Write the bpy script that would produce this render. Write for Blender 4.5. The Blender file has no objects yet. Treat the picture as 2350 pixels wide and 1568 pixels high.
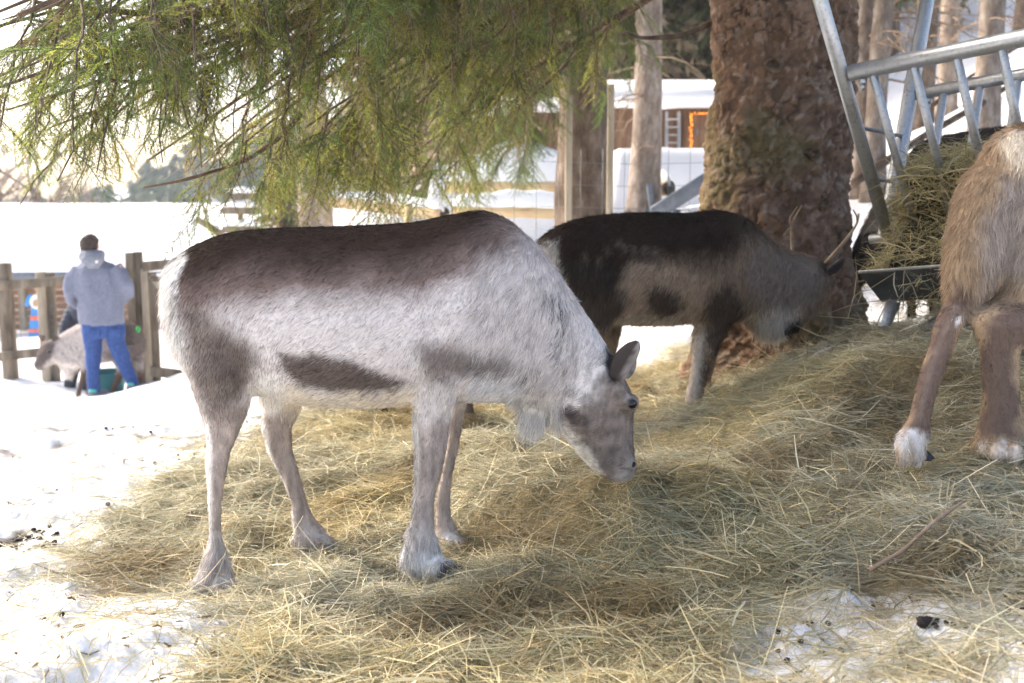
import bpy, math, random
import numpy as np
from mathutils import Vector
R = math.radians
random.seed(7); rng = np.random.default_rng(7)
scene = bpy.context.scene
COL = scene.collection

# ------------------------------------------------------------------ camera, sky, sun, exposure
CAM_H = 1.10
FPX = 2350 * 35 / 36.0                       # focal length in pixels of a 2350 x 1568 view
PITCH = math.atan((784 - 485) / FPX)
cam = bpy.data.cameras.new('camera'); cam_o = bpy.data.objects.new('camera', cam); COL.objects.link(cam_o)
cam_o.location = (0, 0, CAM_H); cam_o.rotation_euler = (math.pi/2 - PITCH, 0, 0)
cam.lens = 35; cam.sensor_width = 36; cam.clip_end = 2000; cam.clip_start = 0.05
cam.dof.use_dof = True; cam.dof.focus_distance = 3.08; cam.dof.aperture_fstop = 3.2
scene.camera = cam_o
SUN_EL, SUN_AZ = 34.0, -62.0                 # azimuth from +Y (view direction), negative = left
world = bpy.data.worlds.new('World'); scene.world = world; world.use_nodes = True
nt = world.node_tree; nt.nodes.clear()
wo = nt.nodes.new('ShaderNodeOutputWorld'); bg = nt.nodes.new('ShaderNodeBackground')
sky = nt.nodes.new('ShaderNodeTexSky'); sky.sky_type = 'NISHITA'; sky.sun_disc = False
sky.sun_elevation = R(SUN_EL); sky.sun_rotation = R(SUN_AZ); sky.air_density = 1.0; sky.dust_density = 4.0; sky.ozone_density = 1.0
bg.inputs['Strength'].default_value = 0.15
nt.links.new(sky.outputs[0], bg.inputs['Color']); nt.links.new(bg.outputs[0], wo.inputs['Surface'])
sun = bpy.data.lights.new('sun', 'SUN'); sun.energy = 2.8; sun.angle = R(9); sun.color = (1.0, 0.95, 0.87)
sun_o = bpy.data.objects.new('sun', sun); COL.objects.link(sun_o)
_az = R(SUN_AZ); _el = R(SUN_EL)
sdir = Vector((math.sin(_az)*math.cos(_el), math.cos(_az)*math.cos(_el), math.sin(_el)))
sun_o.rotation_euler = sdir.to_track_quat('Z', 'Y').to_euler()
sun_o.location = (-10, 5, 12)
vs = scene.view_settings; vs.view_transform = 'Standard'; vs.look = 'None'; vs.gamma = 1.0; vs.use_curve_mapping = False
vs.exposure = 1.5
vs.use_white_balance = True; vs.white_balance_temperature = 6850; vs.white_balance_tint = 12
scene.render.engine = 'CYCLES'
cy = scene.cycles; cy.use_denoising = True; cy.max_bounces = 5; cy.diffuse_bounces = 3; cy.glossy_bounces = 2
cy.transparent_max_bounces = 6; cy.transmission_bounces = 3; cy.volume_bounces = 0; cy.caustics_reflective = False; cy.caustics_refractive = False
cy.use_adaptive_sampling = True; cy.adaptive_threshold = 0.02
try:
    scene.cycles_curves.shape = 'RIBBONS'; scene.cycles_curves.subdivisions = 2
except Exception: pass

# ------------------------------------------------------------------ helpers
CP, SP = math.cos(PITCH), math.sin(PITCH)
def at(u, v, Y):
    """the point at depth Y (metres ahead) on the line of sight through view pixel u, v (2350 wide)"""
    a = (u - 1175) / FPX; b = -(v - 784) / FPX
    d = np.array([a, CP + b*SP, -SP + b*CP]); d = d * (Y / d[1])
    return d + np.array([0, 0, CAM_H])
def proj(P):
    P = np.asarray(P, float); q = P - np.array([0, 0, CAM_H])
    f = q[:, 1]*CP - q[:, 2]*SP; up = q[:, 1]*SP + q[:, 2]*CP
    return 1175 + FPX*q[:, 0]/f, 784 - FPX*up/f
def nrm(v):
    v = np.asarray(v, float); n = np.linalg.norm(v, axis=-1, keepdims=True); return v/np.maximum(n, 1e-9)
def _hash(ix, iy, iz, s):
    h = (ix.astype(np.int64)*374761393 + iy.astype(np.int64)*668265263 + iz.astype(np.int64)*2147483647 + s*1274126177) & 0xffffffff
    h = ((h ^ (h >> 13))*1274126177) & 0xffffffff
    h = ((h ^ (h >> 16))*2246822519) & 0xffffffff
    return ((h ^ (h >> 15)) & 0xffffff)/float(0xffffff)
def vnoise(p, s=0):
    p = np.asarray(p, float); i = np.floor(p); f = p - i; f = f*f*(3-2*f); i = i.astype(np.int64)
    r = 0
    for dx in (0, 1):
        for dy in (0, 1):
            for dz in (0, 1):
                w = (f[:, 0] if dx else 1-f[:, 0])*(f[:, 1] if dy else 1-f[:, 1])*(f[:, 2] if dz else 1-f[:, 2])
                r = r + w*_hash(i[:, 0]+dx, i[:, 1]+dy, i[:, 2]+dz, s)
    return r*2-1
def fbm(p, octv=4, s=0, gain=.5):
    r = 0; a = 1.0; p = np.asarray(p, float)
    for o in range(octv):
        r = r + a*vnoise(p*(2.03**o)+o*17.3, s+o); a *= gain
    return r
def n2(x, y, sc, octv=3, s=0):
    x = np.asarray(x, float); return fbm(np.stack([x*sc, np.asarray(y, float)*sc, np.zeros_like(x)], -1), octv, s)
def cells(p, s=0):
    """distance to the two nearest cell points (worley), for cracks in bark"""
    p = np.asarray(p, float); i = np.floor(p).astype(np.int64)
    d1 = np.full(len(p), 9.); d2 = np.full(len(p), 9.); idn = np.zeros(len(p))
    for dx in (-1, 0, 1):
        for dy in (-1, 0, 1):
            for dz in (-1, 0, 1):
                c = i + np.array([dx, dy, dz])
                q = c + np.stack([_hash(c[:, 0], c[:, 1], c[:, 2], s+k) for k in range(3)], -1)
                d = np.linalg.norm(p-q, axis=1); h = _hash(c[:, 0], c[:, 1], c[:, 2], s+7)
                near = d < d1
                d2 = np.where(near, d1, np.minimum(d2, d)); idn = np.where(near, h, idn); d1 = np.where(near, d, d1)
    return d1, d2, idn
def sstep(a, b, x):
    t = np.clip((np.asarray(x, float)-a)/(b-a), 0, 1); return t*t*(3-2*t)
def poly_sd(u, v, poly):
    """signed distance to a polygon, positive inside"""
    P = np.asarray(poly, float); d = np.full(u.shape, 1e9); ins = np.zeros(u.shape, bool); n = len(P)
    for i in range(n):
        a = P[i]; b = P[(i+1) % n]; e = b-a; wx = u-a[0]; wy = v-a[1]
        t = np.clip((wx*e[0]+wy*e[1])/max(e@e, 1e-9), 0, 1)
        d = np.minimum(d, np.hypot(wx-e[0]*t, wy-e[1]*t))
        c = ((a[1] > v) != (b[1] > v))
        with np.errstate(divide='ignore', invalid='ignore'):
            xs = (b[0]-a[0])*(v-a[1])/(b[1]-a[1] if b[1] != a[1] else 1e-9)+a[0]
        ins ^= c & (u < xs)
    return np.where(ins, d, -d)
def soft(u, v, poly, s): return sstep(-s, s, poly_sd(u, v, poly))
def line_d(u, v, pts):
    d = np.full(u.shape, 1e9)
    for a, b in zip(pts[:-1], pts[1:]):
        ex, ey = b[0]-a[0], b[1]-a[1]; t = np.clip(((u-a[0])*ex+(v-a[1])*ey)/(ex*ex+ey*ey+1e-9), 0, 1)
        d = np.minimum(d, np.hypot(u-a[0]-ex*t, v-a[1]-ey*t))
    return d
LOC = {}
def tag(o, label=None, cat=None, group=None, kind=None):
    if label: o['label'] = label
    if cat: o['category'] = cat
    if group: o['group'] = group
    if kind: o['kind'] = kind
    return o
def thing(name, label, cat, loc, group=None):
    o = bpy.data.objects.new(name, None); COL.objects.link(o); o.location = tuple(float(c) for c in loc); o.empty_display_size = .1
    LOC[o.name] = np.array(loc, float); return tag(o, label, cat, group)
def mesh(name, V, F, mat, parent=None, col=None, smooth=True, kind=None, loc=None, attrs=None):
    """one mesh object; V in world metres, F list of faces or an (n,k) array; loc = its origin when it has no parent"""
    V = np.asarray(V, float)
    off = LOC[parent.name] if parent is not None else (np.array(loc, float) if loc is not None else np.zeros(3))
    me = bpy.data.meshes.new(name)
    if isinstance(F, np.ndarray):
        k = F.shape[1]; me.vertices.add(len(V)); me.vertices.foreach_set('co', (V-off).astype(np.float32).ravel())
        me.loops.add(F.size); me.loops.foreach_set('vertex_index', F.astype(np.int32).ravel())
        me.polygons.add(len(F)); me.polygons.foreach_set('loop_start', np.arange(0, F.size, k, dtype=np.int32))
        me.update(calc_edges=True); me.validate()
    else:
        me.from_pydata([tuple(p) for p in (V-off)], [], [tuple(f) for f in F]); me.update()
    if smooth: me.polygons.foreach_set('use_smooth', np.ones(len(me.polygons), bool))
    if col is not None:
        a = me.color_attributes.new('col', 'FLOAT_COLOR', 'POINT'); c = np.ones((len(V), 4), np.float32); c[:, :3] = col; a.data.foreach_set('color', c.ravel())
    for k_, arr in (attrs or {}).items():
        a = me.attributes.new(k_, 'FLOAT', 'POINT'); a.data.foreach_set('value', np.asarray(arr, np.float32))
    if mat is not None: me.materials.append(mat)
    o = bpy.data.objects.new(name, me); COL.objects.link(o)
    if parent is not None: o.parent = parent
    else: o.location = tuple(off)
    LOC[o.name] = off
    if kind: o['kind'] = kind
    return o
def join(parts):
    Vs, Fs, n = [], [], 0
    for V, F in parts:
        Vs.append(np.asarray(V, float)); Fs += [tuple(int(i)+n for i in f) for f in F]; n += len(V)
    return np.concatenate(Vs), Fs
def rings(Rg, caps=True):
    """Rg (n,m,3) rings -> closed skin"""
    Rg = np.asarray(Rg, float); n, m, _ = Rg.shape; V = Rg.reshape(-1, 3); F = []
    for i in range(n-1):
        for j in range(m):
            k = (j+1) % m; F.append((i*m+j, i*m+k, (i+1)*m+k, (i+1)*m+j))
    if caps:
        V = np.concatenate([V, [Rg[0].mean(0)], [Rg[-1].mean(0)]]); a, b = n*m, n*m+1
        for j in range(m):
            k = (j+1) % m; F.append((a, k, j)); F.append((b, (n-1)*m+j, (n-1)*m+k))
    return V, F
def tube(pts, rad, seg=10, caps=True, noise=0.0, seed=0):
    P = np.asarray(pts, float); n = len(P); rad = np.broadcast_to(np.asarray(rad, float), (n,))
    T = nrm(np.gradient(P, axis=0)); ref = np.array([0, 0, 1.]) if abs(T[0][2]) < .9 else np.array([1., 0, 0])
    a = nrm(np.cross(T[0], ref)); out = []
    th = np.linspace(0, 2*np.pi, seg, endpoint=False)
    for i in range(n):
        a = nrm(a - T[i]*(a@T[i])); b = np.cross(T[i], a); r = rad[i]
        ring = P[i] + np.outer(np.cos(th), a)*r + np.outer(np.sin(th), b)*r
        if noise: ring = ring + nrm(ring-P[i])*(vnoise(ring*8, seed)*noise)[:, None]
        out.append(ring)
    return rings(out, caps)
def beam(p0, p1, w, h, up=(0, 0, 1), ch=.12):
    """a squared timber or bar with worn edges, from p0 to p1"""
    p0 = np.asarray(p0, float); p1 = np.asarray(p1, float); t = nrm(p1-p0); up = np.asarray(up, float)
    if abs(t@up) > .95: up = np.array([0, 1., 0])
    s = nrm(np.cross(t, up)); q = np.cross(s, t); c = min(w, h)*ch
    prof = [(-w/2+c, -h/2), (w/2-c, -h/2), (w/2, -h/2+c), (w/2, h/2-c), (w/2-c, h/2), (-w/2+c, h/2), (-w/2, h/2-c), (-w/2, -h/2+c)]
    e = min(c, np.linalg.norm(p1-p0)*.2)
    rs = []
    for pos, k in ((p0, .93), (p0+t*e, 1), (p1-t*e, 1), (p1, .93)):
        rs.append([pos + s*x*k + q*y*k for x, y in prof])
    return rings(rs)
def ball(c, r, seg=12, rg=8, sc=(1, 1, 1)):
    out = []
    for i in range(rg+1):
        a = math.pi*(i/rg); a = min(max(a, .02), math.pi-.02)
        out.append([np.asarray(c)+np.array([math.sin(a)*math.cos(t)*sc[0], math.sin(a)*math.sin(t)*sc[1], math.cos(a)*sc[2]])*r for t in np.linspace(0, 2*math.pi, seg, endpoint=False)])
    return rings(out)
def union(parts, voxel, smooth=6):
    V, F = join(parts); me = bpy.data.meshes.new('tmp'); me.from_pydata([tuple(p) for p in V], [], F); me.update()
    o = bpy.data.objects.new('tmp', me); COL.objects.link(o)
    m = o.modifiers.new('r', 'REMESH'); m.mode = 'VOXEL'; m.voxel_size = voxel
    s = o.modifiers.new('s', 'SMOOTH'); s.factor = .5; s.iterations = smooth
    dg = bpy.context.evaluated_depsgraph_get(); dg.update(); ev = o.evaluated_get(dg); m2 = ev.to_mesh()
    V = np.zeros(len(m2.vertices)*3, np.float32); m2.vertices.foreach_get('co', V)
    F = np.zeros(len(m2.loops), np.int32); m2.loops.foreach_get('vertex_index', F)
    tot = np.zeros(len(m2.polygons), np.int32); m2.polygons.foreach_get('loop_total', tot)
    if (tot == 4).all(): F = F.reshape(-1, 4)
    else:
        out = []; k = 0
        for t in tot: out.append(tuple(F[k:k+t])); k += t
        F = out
    ev.to_mesh_clear(); bpy.data.objects.remove(o); bpy.data.meshes.remove(me)
    return V.reshape(-1, 3).astype(float), F

# ------------------------------------------------------------------ materials
def M(name, color=(.5, .5, .5), rough=.8, metal=0, build=None, spec=.3):
    m = bpy.data.materials.new(name); m.use_nodes = True; n = m.node_tree.nodes; l = m.node_tree.links; b = n['Principled BSDF']
    b.inputs['Base Color'].default_value = (*color, 1); b.inputs['Roughness'].default_value = rough; b.inputs['Metallic'].default_value = metal
    b.inputs['Specular IOR Level'].default_value = spec
    if build: build(n, l, b)
    return m
def tex(n, l, sc, detail=5, rough=.6, kind='Object', stretch=None, dist=0):
    tc = n.new('ShaderNodeTexCoord'); t = n.new('ShaderNodeTexNoise'); t.inputs['Scale'].default_value = sc; t.inputs['Detail'].default_value = detail
    t.inputs['Roughness'].default_value = rough; t.inputs['Distortion'].default_value = dist
    if stretch:
        mp = n.new('ShaderNodeMapping'); mp.inputs['Scale'].default_value = stretch; l.new(tc.outputs[kind], mp.inputs[0]); l.new(mp.outputs[0], t.inputs['Vector'])
    else: l.new(tc.outputs[kind], t.inputs['Vector'])
    return t
def ramp(n, l, src, stops):
    r = n.new('ShaderNodeValToRGB'); e = r.color_ramp.elements
    while len(e) < len(stops): e.new(.5)
    for i, (p, c) in enumerate(stops): e[i].position = p; e[i].color = (*c, 1)
    l.new(src, r.inputs[0]); return r
def bump(n, l, b, src, strength=.4, dist=.01):
    k = n.new('ShaderNodeBump'); k.inputs['Strength'].default_value = strength; k.inputs['Distance'].default_value = dist
    l.new(src, k.inputs['Height']); l.new(k.outputs[0], b.inputs['Normal']); return k
def noisy(stops, sc=6, stretch=None, bs=.4, bd=.01, detail=6, bsc=None):
    def f(n, l, b):
        t = tex(n, l, sc, detail, stretch=stretch); r = ramp(n, l, t.outputs[0], stops); l.new(r.outputs[0], b.inputs['Base Color'])
        t2 = tex(n, l, bsc, detail, stretch=stretch) if bsc else t
        if bs: bump(n, l, b, t2.outputs[0], bs, bd)
    return f
def attr_mat(name, rough=.8, translucent=0, spec=.2, noise=0, bs=0, sc=60):
    def f(n, l, b):
        a = n.new('ShaderNodeAttribute'); a.attribute_name = 'col'
        out = a.outputs['Color']
        if noise:
            t = tex(n, l, sc, 6); mr = n.new('ShaderNodeMapRange'); mr.inputs[3].default_value = 1-noise; mr.inputs[4].default_value = 1+noise; l.new(t.outputs[0], mr.inputs[0])
            mx = n.new('ShaderNodeVectorMath'); mx.operation = 'SCALE'; l.new(out, mx.inputs[0]); l.new(mr.outputs[0], mx.inputs['Scale']); out = mx.outputs[0]
            if bs: bump(n, l, b, t.outputs[0], bs, .01)
        l.new(out, b.inputs['Base Color'])
        if translucent:
            tr = n.new('ShaderNodeBsdfTranslucent'); l.new(out, tr.inputs['Color']); ms = n.new('ShaderNodeMixShader'); ms.inputs[0].default_value = translucent
            o = n['Material Output']; l.new(b.outputs[0], ms.inputs[1]); l.new(tr.outputs[0], ms.inputs[2]); l.new(ms.outputs[0], o.inputs['Surface'])
    return M(name, rough=rough, build=f, spec=spec)
MAT = {}
MAT['coat'] = attr_mat('reindeer_coat', .85, 0, .15, noise=.12, bs=.25, sc=90)
MAT['fur'] = attr_mat('reindeer_fur', .75, .12, .25)
MAT['hay'] = attr_mat('hay', .7, .3, .3)
MAT['needle'] = attr_mat('spruce_needles', .6, .45, .25)
def snow_build(n, l, b):
    t = tex(n, l, 14, 8, .65); t2 = tex(n, l, 2.2, 4)
    r = ramp(n, l, t2.outputs[0], [(.3, (.80, .82, .86)), (.7, (.90, .91, .93))]); l.new(r.outputs[0], b.inputs['Base Color'])
    bump(n, l, b, t.outputs[0], .35, .012)
    b.inputs['Subsurface Weight'].default_value = 0.0
MAT['snow'] = M('snow', (.87, .88, .91), .7, build=snow_build, spec=.2)
def ground_build(n, l, b):
    a = n.new('ShaderNodeAttribute'); a.attribute_name = 'hay'
    d = n.new('ShaderNodeAttribute'); d.attribute_name = 'dirt'
    t2 = tex(n, l, 2.5, 5); t = tex(n, l, 30, 9, .7)
    sn = ramp(n, l, t2.outputs[0], [(.3, (.80, .82, .86)), (.7, (.90, .91, .93))])
    th = tex(n, l, 45, 8, .75, stretch=(1, 2.5, 1), dist=1.5)
    hy = ramp(n, l, th.outputs[0], [(.25, (.16, .12, .06)), (.5, (.34, .28, .15)), (.72, (.50, .43, .26))])
    mx = n.new('ShaderNodeMix'); mx.data_type = 'RGBA'; l.new(a.outputs['Fac'], mx.inputs[0]); l.new(sn.outputs[0], mx.inputs[6]); l.new(hy.outputs[0], mx.inputs[7])
    tb = tex(n, l, 60, 4)
    rb = ramp(n, l, tb.outputs[0], [(.35, (.05, .035, .025)), (.7, (.16, .12, .08))])
    m2 = n.new('ShaderNodeMix'); m2.data_type = 'RGBA'; l.new(d.outputs['Fac'], m2.inputs[0]); l.new(mx.outputs[2], m2.inputs[6]); l.new(rb.outputs[0], m2.inputs[7])
    l.new(m2.outputs[2], b.inputs['Base Color']); bump(n, l, b, t.outputs[0], .75, .015)
MAT['ground'] = M('snow_and_litter', (.8, .8, .8), .75, build=ground_build, spec=.2)
MAT['bark_big'] = attr_mat('spruce_bark', .9, 0, .15, noise=.35, bs=.9, sc=38)
def bark(name, stops):
    def f(n, l, b):
        t = tex(n, l, 9, 8, .7, stretch=(1, 1, .45)); t2 = tex(n, l, 2.3, 4, .6)
        r = ramp(n, l, t.outputs[0], stops)
        r2 = ramp(n, l, t2.outputs[0], [(.42, (1, 1, 1)), (.62, (1.0, 1.0, 1.0)), (.75, (.6, .64, .55))])
        mx = n.new('ShaderNodeMix'); mx.data_type = 'RGBA'; mx.blend_type = 'MULTIPLY'; mx.inputs[0].default_value = .8
        l.new(r.outputs[0], mx.inputs[6]); l.new(r2.outputs[0], mx.inputs[7]); l.new(mx.outputs[2], b.inputs['Base Color']); bump(n, l, b, t.outputs[0], .8, .03)
    return M(name, rough=.9, build=f, spec=.15)
MAT['bark'] = bark('bark_brown', [(.3, (.07, .05, .036)), (.5, (.17, .125, .095)), (.68, (.30, .245, .20))])
MAT['bark_pale'] = bark('bark_pale', [(.3, (.12, .09, .07)), (.5, (.27, .215, .175)), (.68, (.46, .40, .35))])
MAT['limb'] = M('limb_bark', build=noisy([(.3, (.07, .05, .035)), (.55, (.15, .105, .075)), (.75, (.26, .22, .18))], 14, bs=.5), rough=.9, spec=.1)
MAT['deadtwig'] = M('dry_twig', build=noisy([(.3, (.24, .17, .12)), (.7, (.42, .32, .24))], 20, bs=.2), rough=.9, spec=.1)
MAT['wood_old'] = M('weathered_timber', build=noisy([(.3, (.09, .07, .052)), (.5, (.20, .16, .12)), (.72, (.32, .27, .21))], 9, (1.2, 1.2, .22), .5, .006), rough=.85, spec=.15)
MAT['wood_pale'] = M('pale_timber', build=noisy([(.3, (.30, .24, .17)), (.7, (.52, .45, .35))], 9, (1.2, 1.2, .22), .4, .005), rough=.85, spec=.15)
MAT['wood_log'] = M('peeled_log', build=noisy([(.28, (.30, .19, .10)), (.5, (.55, .40, .23)), (.75, (.66, .52, .33))], 5, (.5, 2, 2), .3, .006), rough=.75, spec=.2)
MAT['wood_end'] = M('sawn_log_end', build=noisy([(.3, (.025, .02, .018)), (.7, (.08, .065, .055))], 20, bs=.4), rough=.9)
MAT['cabin'] = M('brown_boards', build=noisy([(.3, (.14, .08, .05)), (.7, (.25, .155, .10))], 6, (2, 2, .3), .3, .005), rough=.8, spec=.2)
MAT['shed'] = M('orange_brown_boards', build=noisy([(.3, (.30, .15, .08)), (.7, (.46, .26, .15))], 5, (.3, 2, 2), .3, .005), rough=.8, spec=.2)
def galv(n, l, b):
    v = n.new('ShaderNodeTexVoronoi'); v.inputs['Scale'].default_value = 90; tc = n.new('ShaderNodeTexCoord'); l.new(tc.outputs['Object'], v.inputs['Vector'])
    t = tex(n, l, 12, 6); mx = n.new('ShaderNodeMath'); mx.operation = 'ADD'; l.new(v.outputs['Color'], mx.inputs[0]); l.new(t.outputs[0], mx.inputs[1])
    r = ramp(n, l, mx.outputs[0], [(.3, (.27, .285, .30)), (1.0, (.46, .475, .49))]); r.color_ramp.elements[1].position = .95
    l.new(r.outputs[0], b.inputs['Base Color'])
    rr = ramp(n, l, t.outputs[0], [(.3, (.32,)*3), (.7, (.55,)*3)]); l.new(rr.outputs[0], b.inputs['Roughness']); bump(n, l, b, t.outputs[0], .12, .004)
MAT['galv'] = M('galvanised_steel', (.4, .41, .42), .4, .75, galv, .5)
MAT['steel'] = M('grey_painted_steel', (.16, .18, .21), .5, .3, noisy([(.3, (.13, .145, .17)), (.7, (.22, .24, .27))], 8, bs=.1), .4)
MAT['wire'] = M('fence_wire', (.22, .23, .24), .5, .8)
MAT['eye'] = M('eye', (.006, .005, .006), .06, 0, None, .6)
MAT['hoof'] = M('hoof_horn', build=noisy([(.3, (.012, .012, .018)), (.7, (.05, .05, .065))], 30, bs=.2), rough=.35, spec=.5)
MAT['antler'] = M('antler', build=noisy([(.3, (.20, .12, .07)), (.7, (.42, .32, .22))], 25, bs=.3), rough=.6)
def cloth(name, c0, c1, sc=40, bs=.3, rough=.9):
    return M(name, build=noisy([(.3, c0), (.7, c1)], sc, bs=bs, bd=.004), rough=rough, spec=.15)
MAT['fleece'] = cloth('grey_blue_fleece', (.15, .165, .225), (.20, .22, .29))
MAT['hood'] = cloth('hood_lining', (.17, .185, .23), (.25, .265, .31))
MAT['jeans'] = cloth('blue_denim', (.030, .062, .19), (.055, .105, .29), 30)
MAT['dark_pad'] = cloth('navy_padded_nylon', (.035, .04, .06), (.065, .075, .105), 12, .3, .6)
MAT['dark_trouser'] = cloth('dark_trouser_cloth', (.04, .045, .06), (.07, .08, .10))
MAT['shoe_grey'] = cloth('grey_shoe', (.13, .14, .17), (.22, .23, .26)); MAT['shoe_teal'] = cloth('teal_shoe_lining', (.05, .42, .36), (.09, .55, .48))
MAT['shoe_red'] = cloth('red_shoe', (.22, .02, .05), (.35, .05, .09)); MAT['shoe_black'] = cloth('black_shoe', (.02, .02, .025), (.04, .04, .05))
MAT['skin'] = M('skin', build=noisy([(.3, (.50, .27, .19)), (.7, (.60, .34, .25))], 20, bs=.1), rough=.55)
MAT['hair'] = cloth('dark_hair', (.03, .022, .018), (.10, .08, .07), 60, .6)
MAT['teal'] = M('teal_plastic', (.03, .16, .19), .4); MAT['green_tag'] = M('green_tag', (.03, .45, .10), .5)
MAT['blue_paint'] = M('blue_paint', (.04, .25, .62), .5); MAT['red_paint'] = M('orange_red_paint', (.75, .17, .10), .5); MAT['white_paint'] = M('white_paint', (.8, .8, .8), .5)
MAT['face_paint'] = M('tan_paint', (.45, .28, .16), .6); MAT['dark'] = M('dark_opening', (.02, .017, .015), .6)
MAT['dung'] = M('dung', build=noisy([(.3, (.012, .009, .010)), (.7, (.045, .034, .030))], 40, bs=.4), rough=.8)
MAT['glass'] = M('window_glass', (.03, .03, .035), .1, 0, None, .6)
led = M('warm_led', (1, .4, .05), .5)
led.node_tree.nodes['Principled BSDF'].inputs['Emission Color'].default_value = (1, .30, .03, 1); led.node_tree.nodes['Principled BSDF'].inputs['Emission Strength'].default_value = .9
MAT['led'] = led

# ------------------------------------------------------------------ terrain height
CTRL = [at(*c) for c in [
    (487, 1357, 3.0), (975, 1316, 3.0), (707, 1250, 3.25), (1030, 1252, 3.25), (1592, 928, 4.95), (1298, 1054, 4.4), (1620, 914, 5.15),
    (92, 1010, 5.5), (230, 913, 10.8), (305, 895, 10.9), (28, 868, 12.2), (386, 880, 12.2), (92, 1515, 2.25), (2250, 1469, 2.1), (1175, 1560, 2.33),
    (2098, 1066, 3.22), (2305, 1046, 3.1), (2025, 768, 4.45), (1770, 850, 5.75), (1950, 770, 5.1), (1469, 771, 8.0), (200, 905, 11.6), (250, 905, 11.3),
    (877, 957, 5.0), (1079, 977, 4.8), (2145, 760, 5.9), (1340, 700, 9.5), (2400, 720, 5.9), (600, 990, 5.2), (300, 1130, 4.0)]]
CTRL += [np.array(c, float) for c in [(-9, 13, -1.15), (-8, 20, -1.12), (-14, 30, -1.6), (-4, 20, -1.0), (-5, 26, -1.3), (-3, 14, -.2), (-1, 12.5, .45), (0.5, 14, .75), (2, 18, .95), (5, 18, 1.3), (-1, 22, .9),
    (3.4, 10, 1.15), (6.3, 14, 2.5), (9, 16, 3.6), (11, 25, 6.0), (20, 25, 9), (15, 40, 11), (4, 28, 3.0), (8, 9, 2.0), (4, 4, .95), (3, 2, .55), (-3, 2, -.3), (-6, 6, -.75), (-2.5, 0, -.15), (0, 0, 0), (3, 0, .45),
    (-60, 60, -4), (0, 60, 4), (60, 60, 18), (-30, 10, -3.2), (30, 10, 8), (0, -12, -.3), (-25, -12, -2.6), (25, -12, 3.5), (-60, 120, -3), (60, 120, 26), (0, 120, 8), (-20, 60, -3), (-120, 40, -6), (120, 40, 22), (-40, 30, -3)]]
CTRL = np.array(CTRL)
def _k(r): return np.sqrt(r*r + .35)
_XY = CTRL[:, :2]; _n = len(CTRL)
_A = _k(np.linalg.norm(_XY[:, None]-_XY[None], axis=2)) - np.eye(_n)*.02
_Pm = np.concatenate([np.ones((_n, 1)), _XY], 1)
_S = np.block([[_A, _Pm], [_Pm.T, np.zeros((3, 3))]])
_W = np.linalg.lstsq(_S, np.concatenate([CTRL[:, 2], np.zeros(3)]), rcond=None)[0]
def H(x, y):
    x = np.atleast_1d(np.asarray(x, float)); y = np.atleast_1d(np.asarray(y, float)); r = _W[_n] + _W[_n+1]*x + _W[_n+2]*y
    for i in range(_n): r = r + _W[i]*_k(np.hypot(x-_XY[i, 0], y-_XY[i, 1]))
    return r
def ground_at(u, v, it=40):
    """where the line of sight through u, v meets the terrain"""
    lo, hi = 1.2, 60.
    for Y in np.geomspace(1.2, 60, 160):
        p = at(u, v, Y)
        if p[2] < H(p[0], p[1])[0]: hi = Y; break
        lo = Y
    for _ in range(it):
        m = (lo+hi)/2; p = at(u, v, m)
        if p[2] < H(p[0], p[1])[0]: hi = m
        else: lo = m
    return at(u, v, (lo+hi)/2)
HAYPX = [(455, 1030), (430, 1085), (350, 1118), (310, 1160), (255, 1205), (250, 1265), (215, 1320), (330, 1368), (430, 1375), (560, 1405), (610, 1440), (560, 1500), (640, 1600), (900, 1640), (1500, 1640),
         (1690, 1500), (1800, 1440), (1880, 1418), (1990, 1425), (2010, 1455), (1900, 1500), (1800, 1640), (2500, 1640), (2600, 1300), (2600, 1000), (2560, 780), (2300, 742), (2100, 742), (1960, 760), (1900, 800), (1700, 790), (1560, 815), (1470, 830), (1400, 870), (1330, 900), (1050, 905), (850, 920), (700, 950), (560, 1010)]
HAYXY = np.array([ground_at(u, v)[:2] for u, v in HAYPX])
def hay_mask(x, y):
    sd = poly_sd(x, y, HAYXY) + .20*n2(x, y, 2.2, 3, 5) + .09*n2(x, y, 9, 3, 9)
    return sstep(-.10, .22, sd)
def detail(x, y, hm):
    d = np.hypot(x, y)
    near = np.clip(6/np.maximum(d, .5), 0, 1)
    snow = (.035*n2(x, y, 1.6, 3, 11) + .042*np.abs(n2(x, y, 5.5, 3, 13)) - .02 + (.014*np.abs(n2(x, y, 15, 3, 17)) + .007*n2(x, y, 34, 2, 18))*near)
    hay = .035*n2(x, y, 2.6, 2, 21) + .058*np.abs(n2(x, y, 5.0, 2, 23)) + .018*n2(x, y, 13, 2, 25)*near - .030
    return (snow*(1-hm) + hay*hm)*np.clip(d/2, 0, 1)
def HD(x, y):
    x = np.atleast_1d(np.asarray(x, float)); y = np.atleast_1d(np.asarray(y, float)); hm = hay_mask(x, y); z = H(x, y) + detail(x, y, hm)
    m = mounds(x, y); return z + m
MND = [(*ground_at(1215, 1120)[:2], .20, .13), (*ground_at(1060, 1095)[:2], .22, .06), (*ground_at(2000, 900)[:2], .35, .02), (*ground_at(1760, 960)[:2], .4, .03), (*ground_at(800, 1070)[:2], .35, .05),
       (*ground_at(1520, 1180)[:2], .35, .05), (*ground_at(150, 1450)[:2], .22, .035), (*ground_at(420, 1440)[:2], .14, .05), (*ground_at(330, 1500)[:2], .12, .04), (*ground_at(30, 1540)[:2], .14, .05), (*ground_at(250, 1540)[:2], .08, -.05), (*ground_at(130, 1530)[:2], .07, -.05)]
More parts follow.
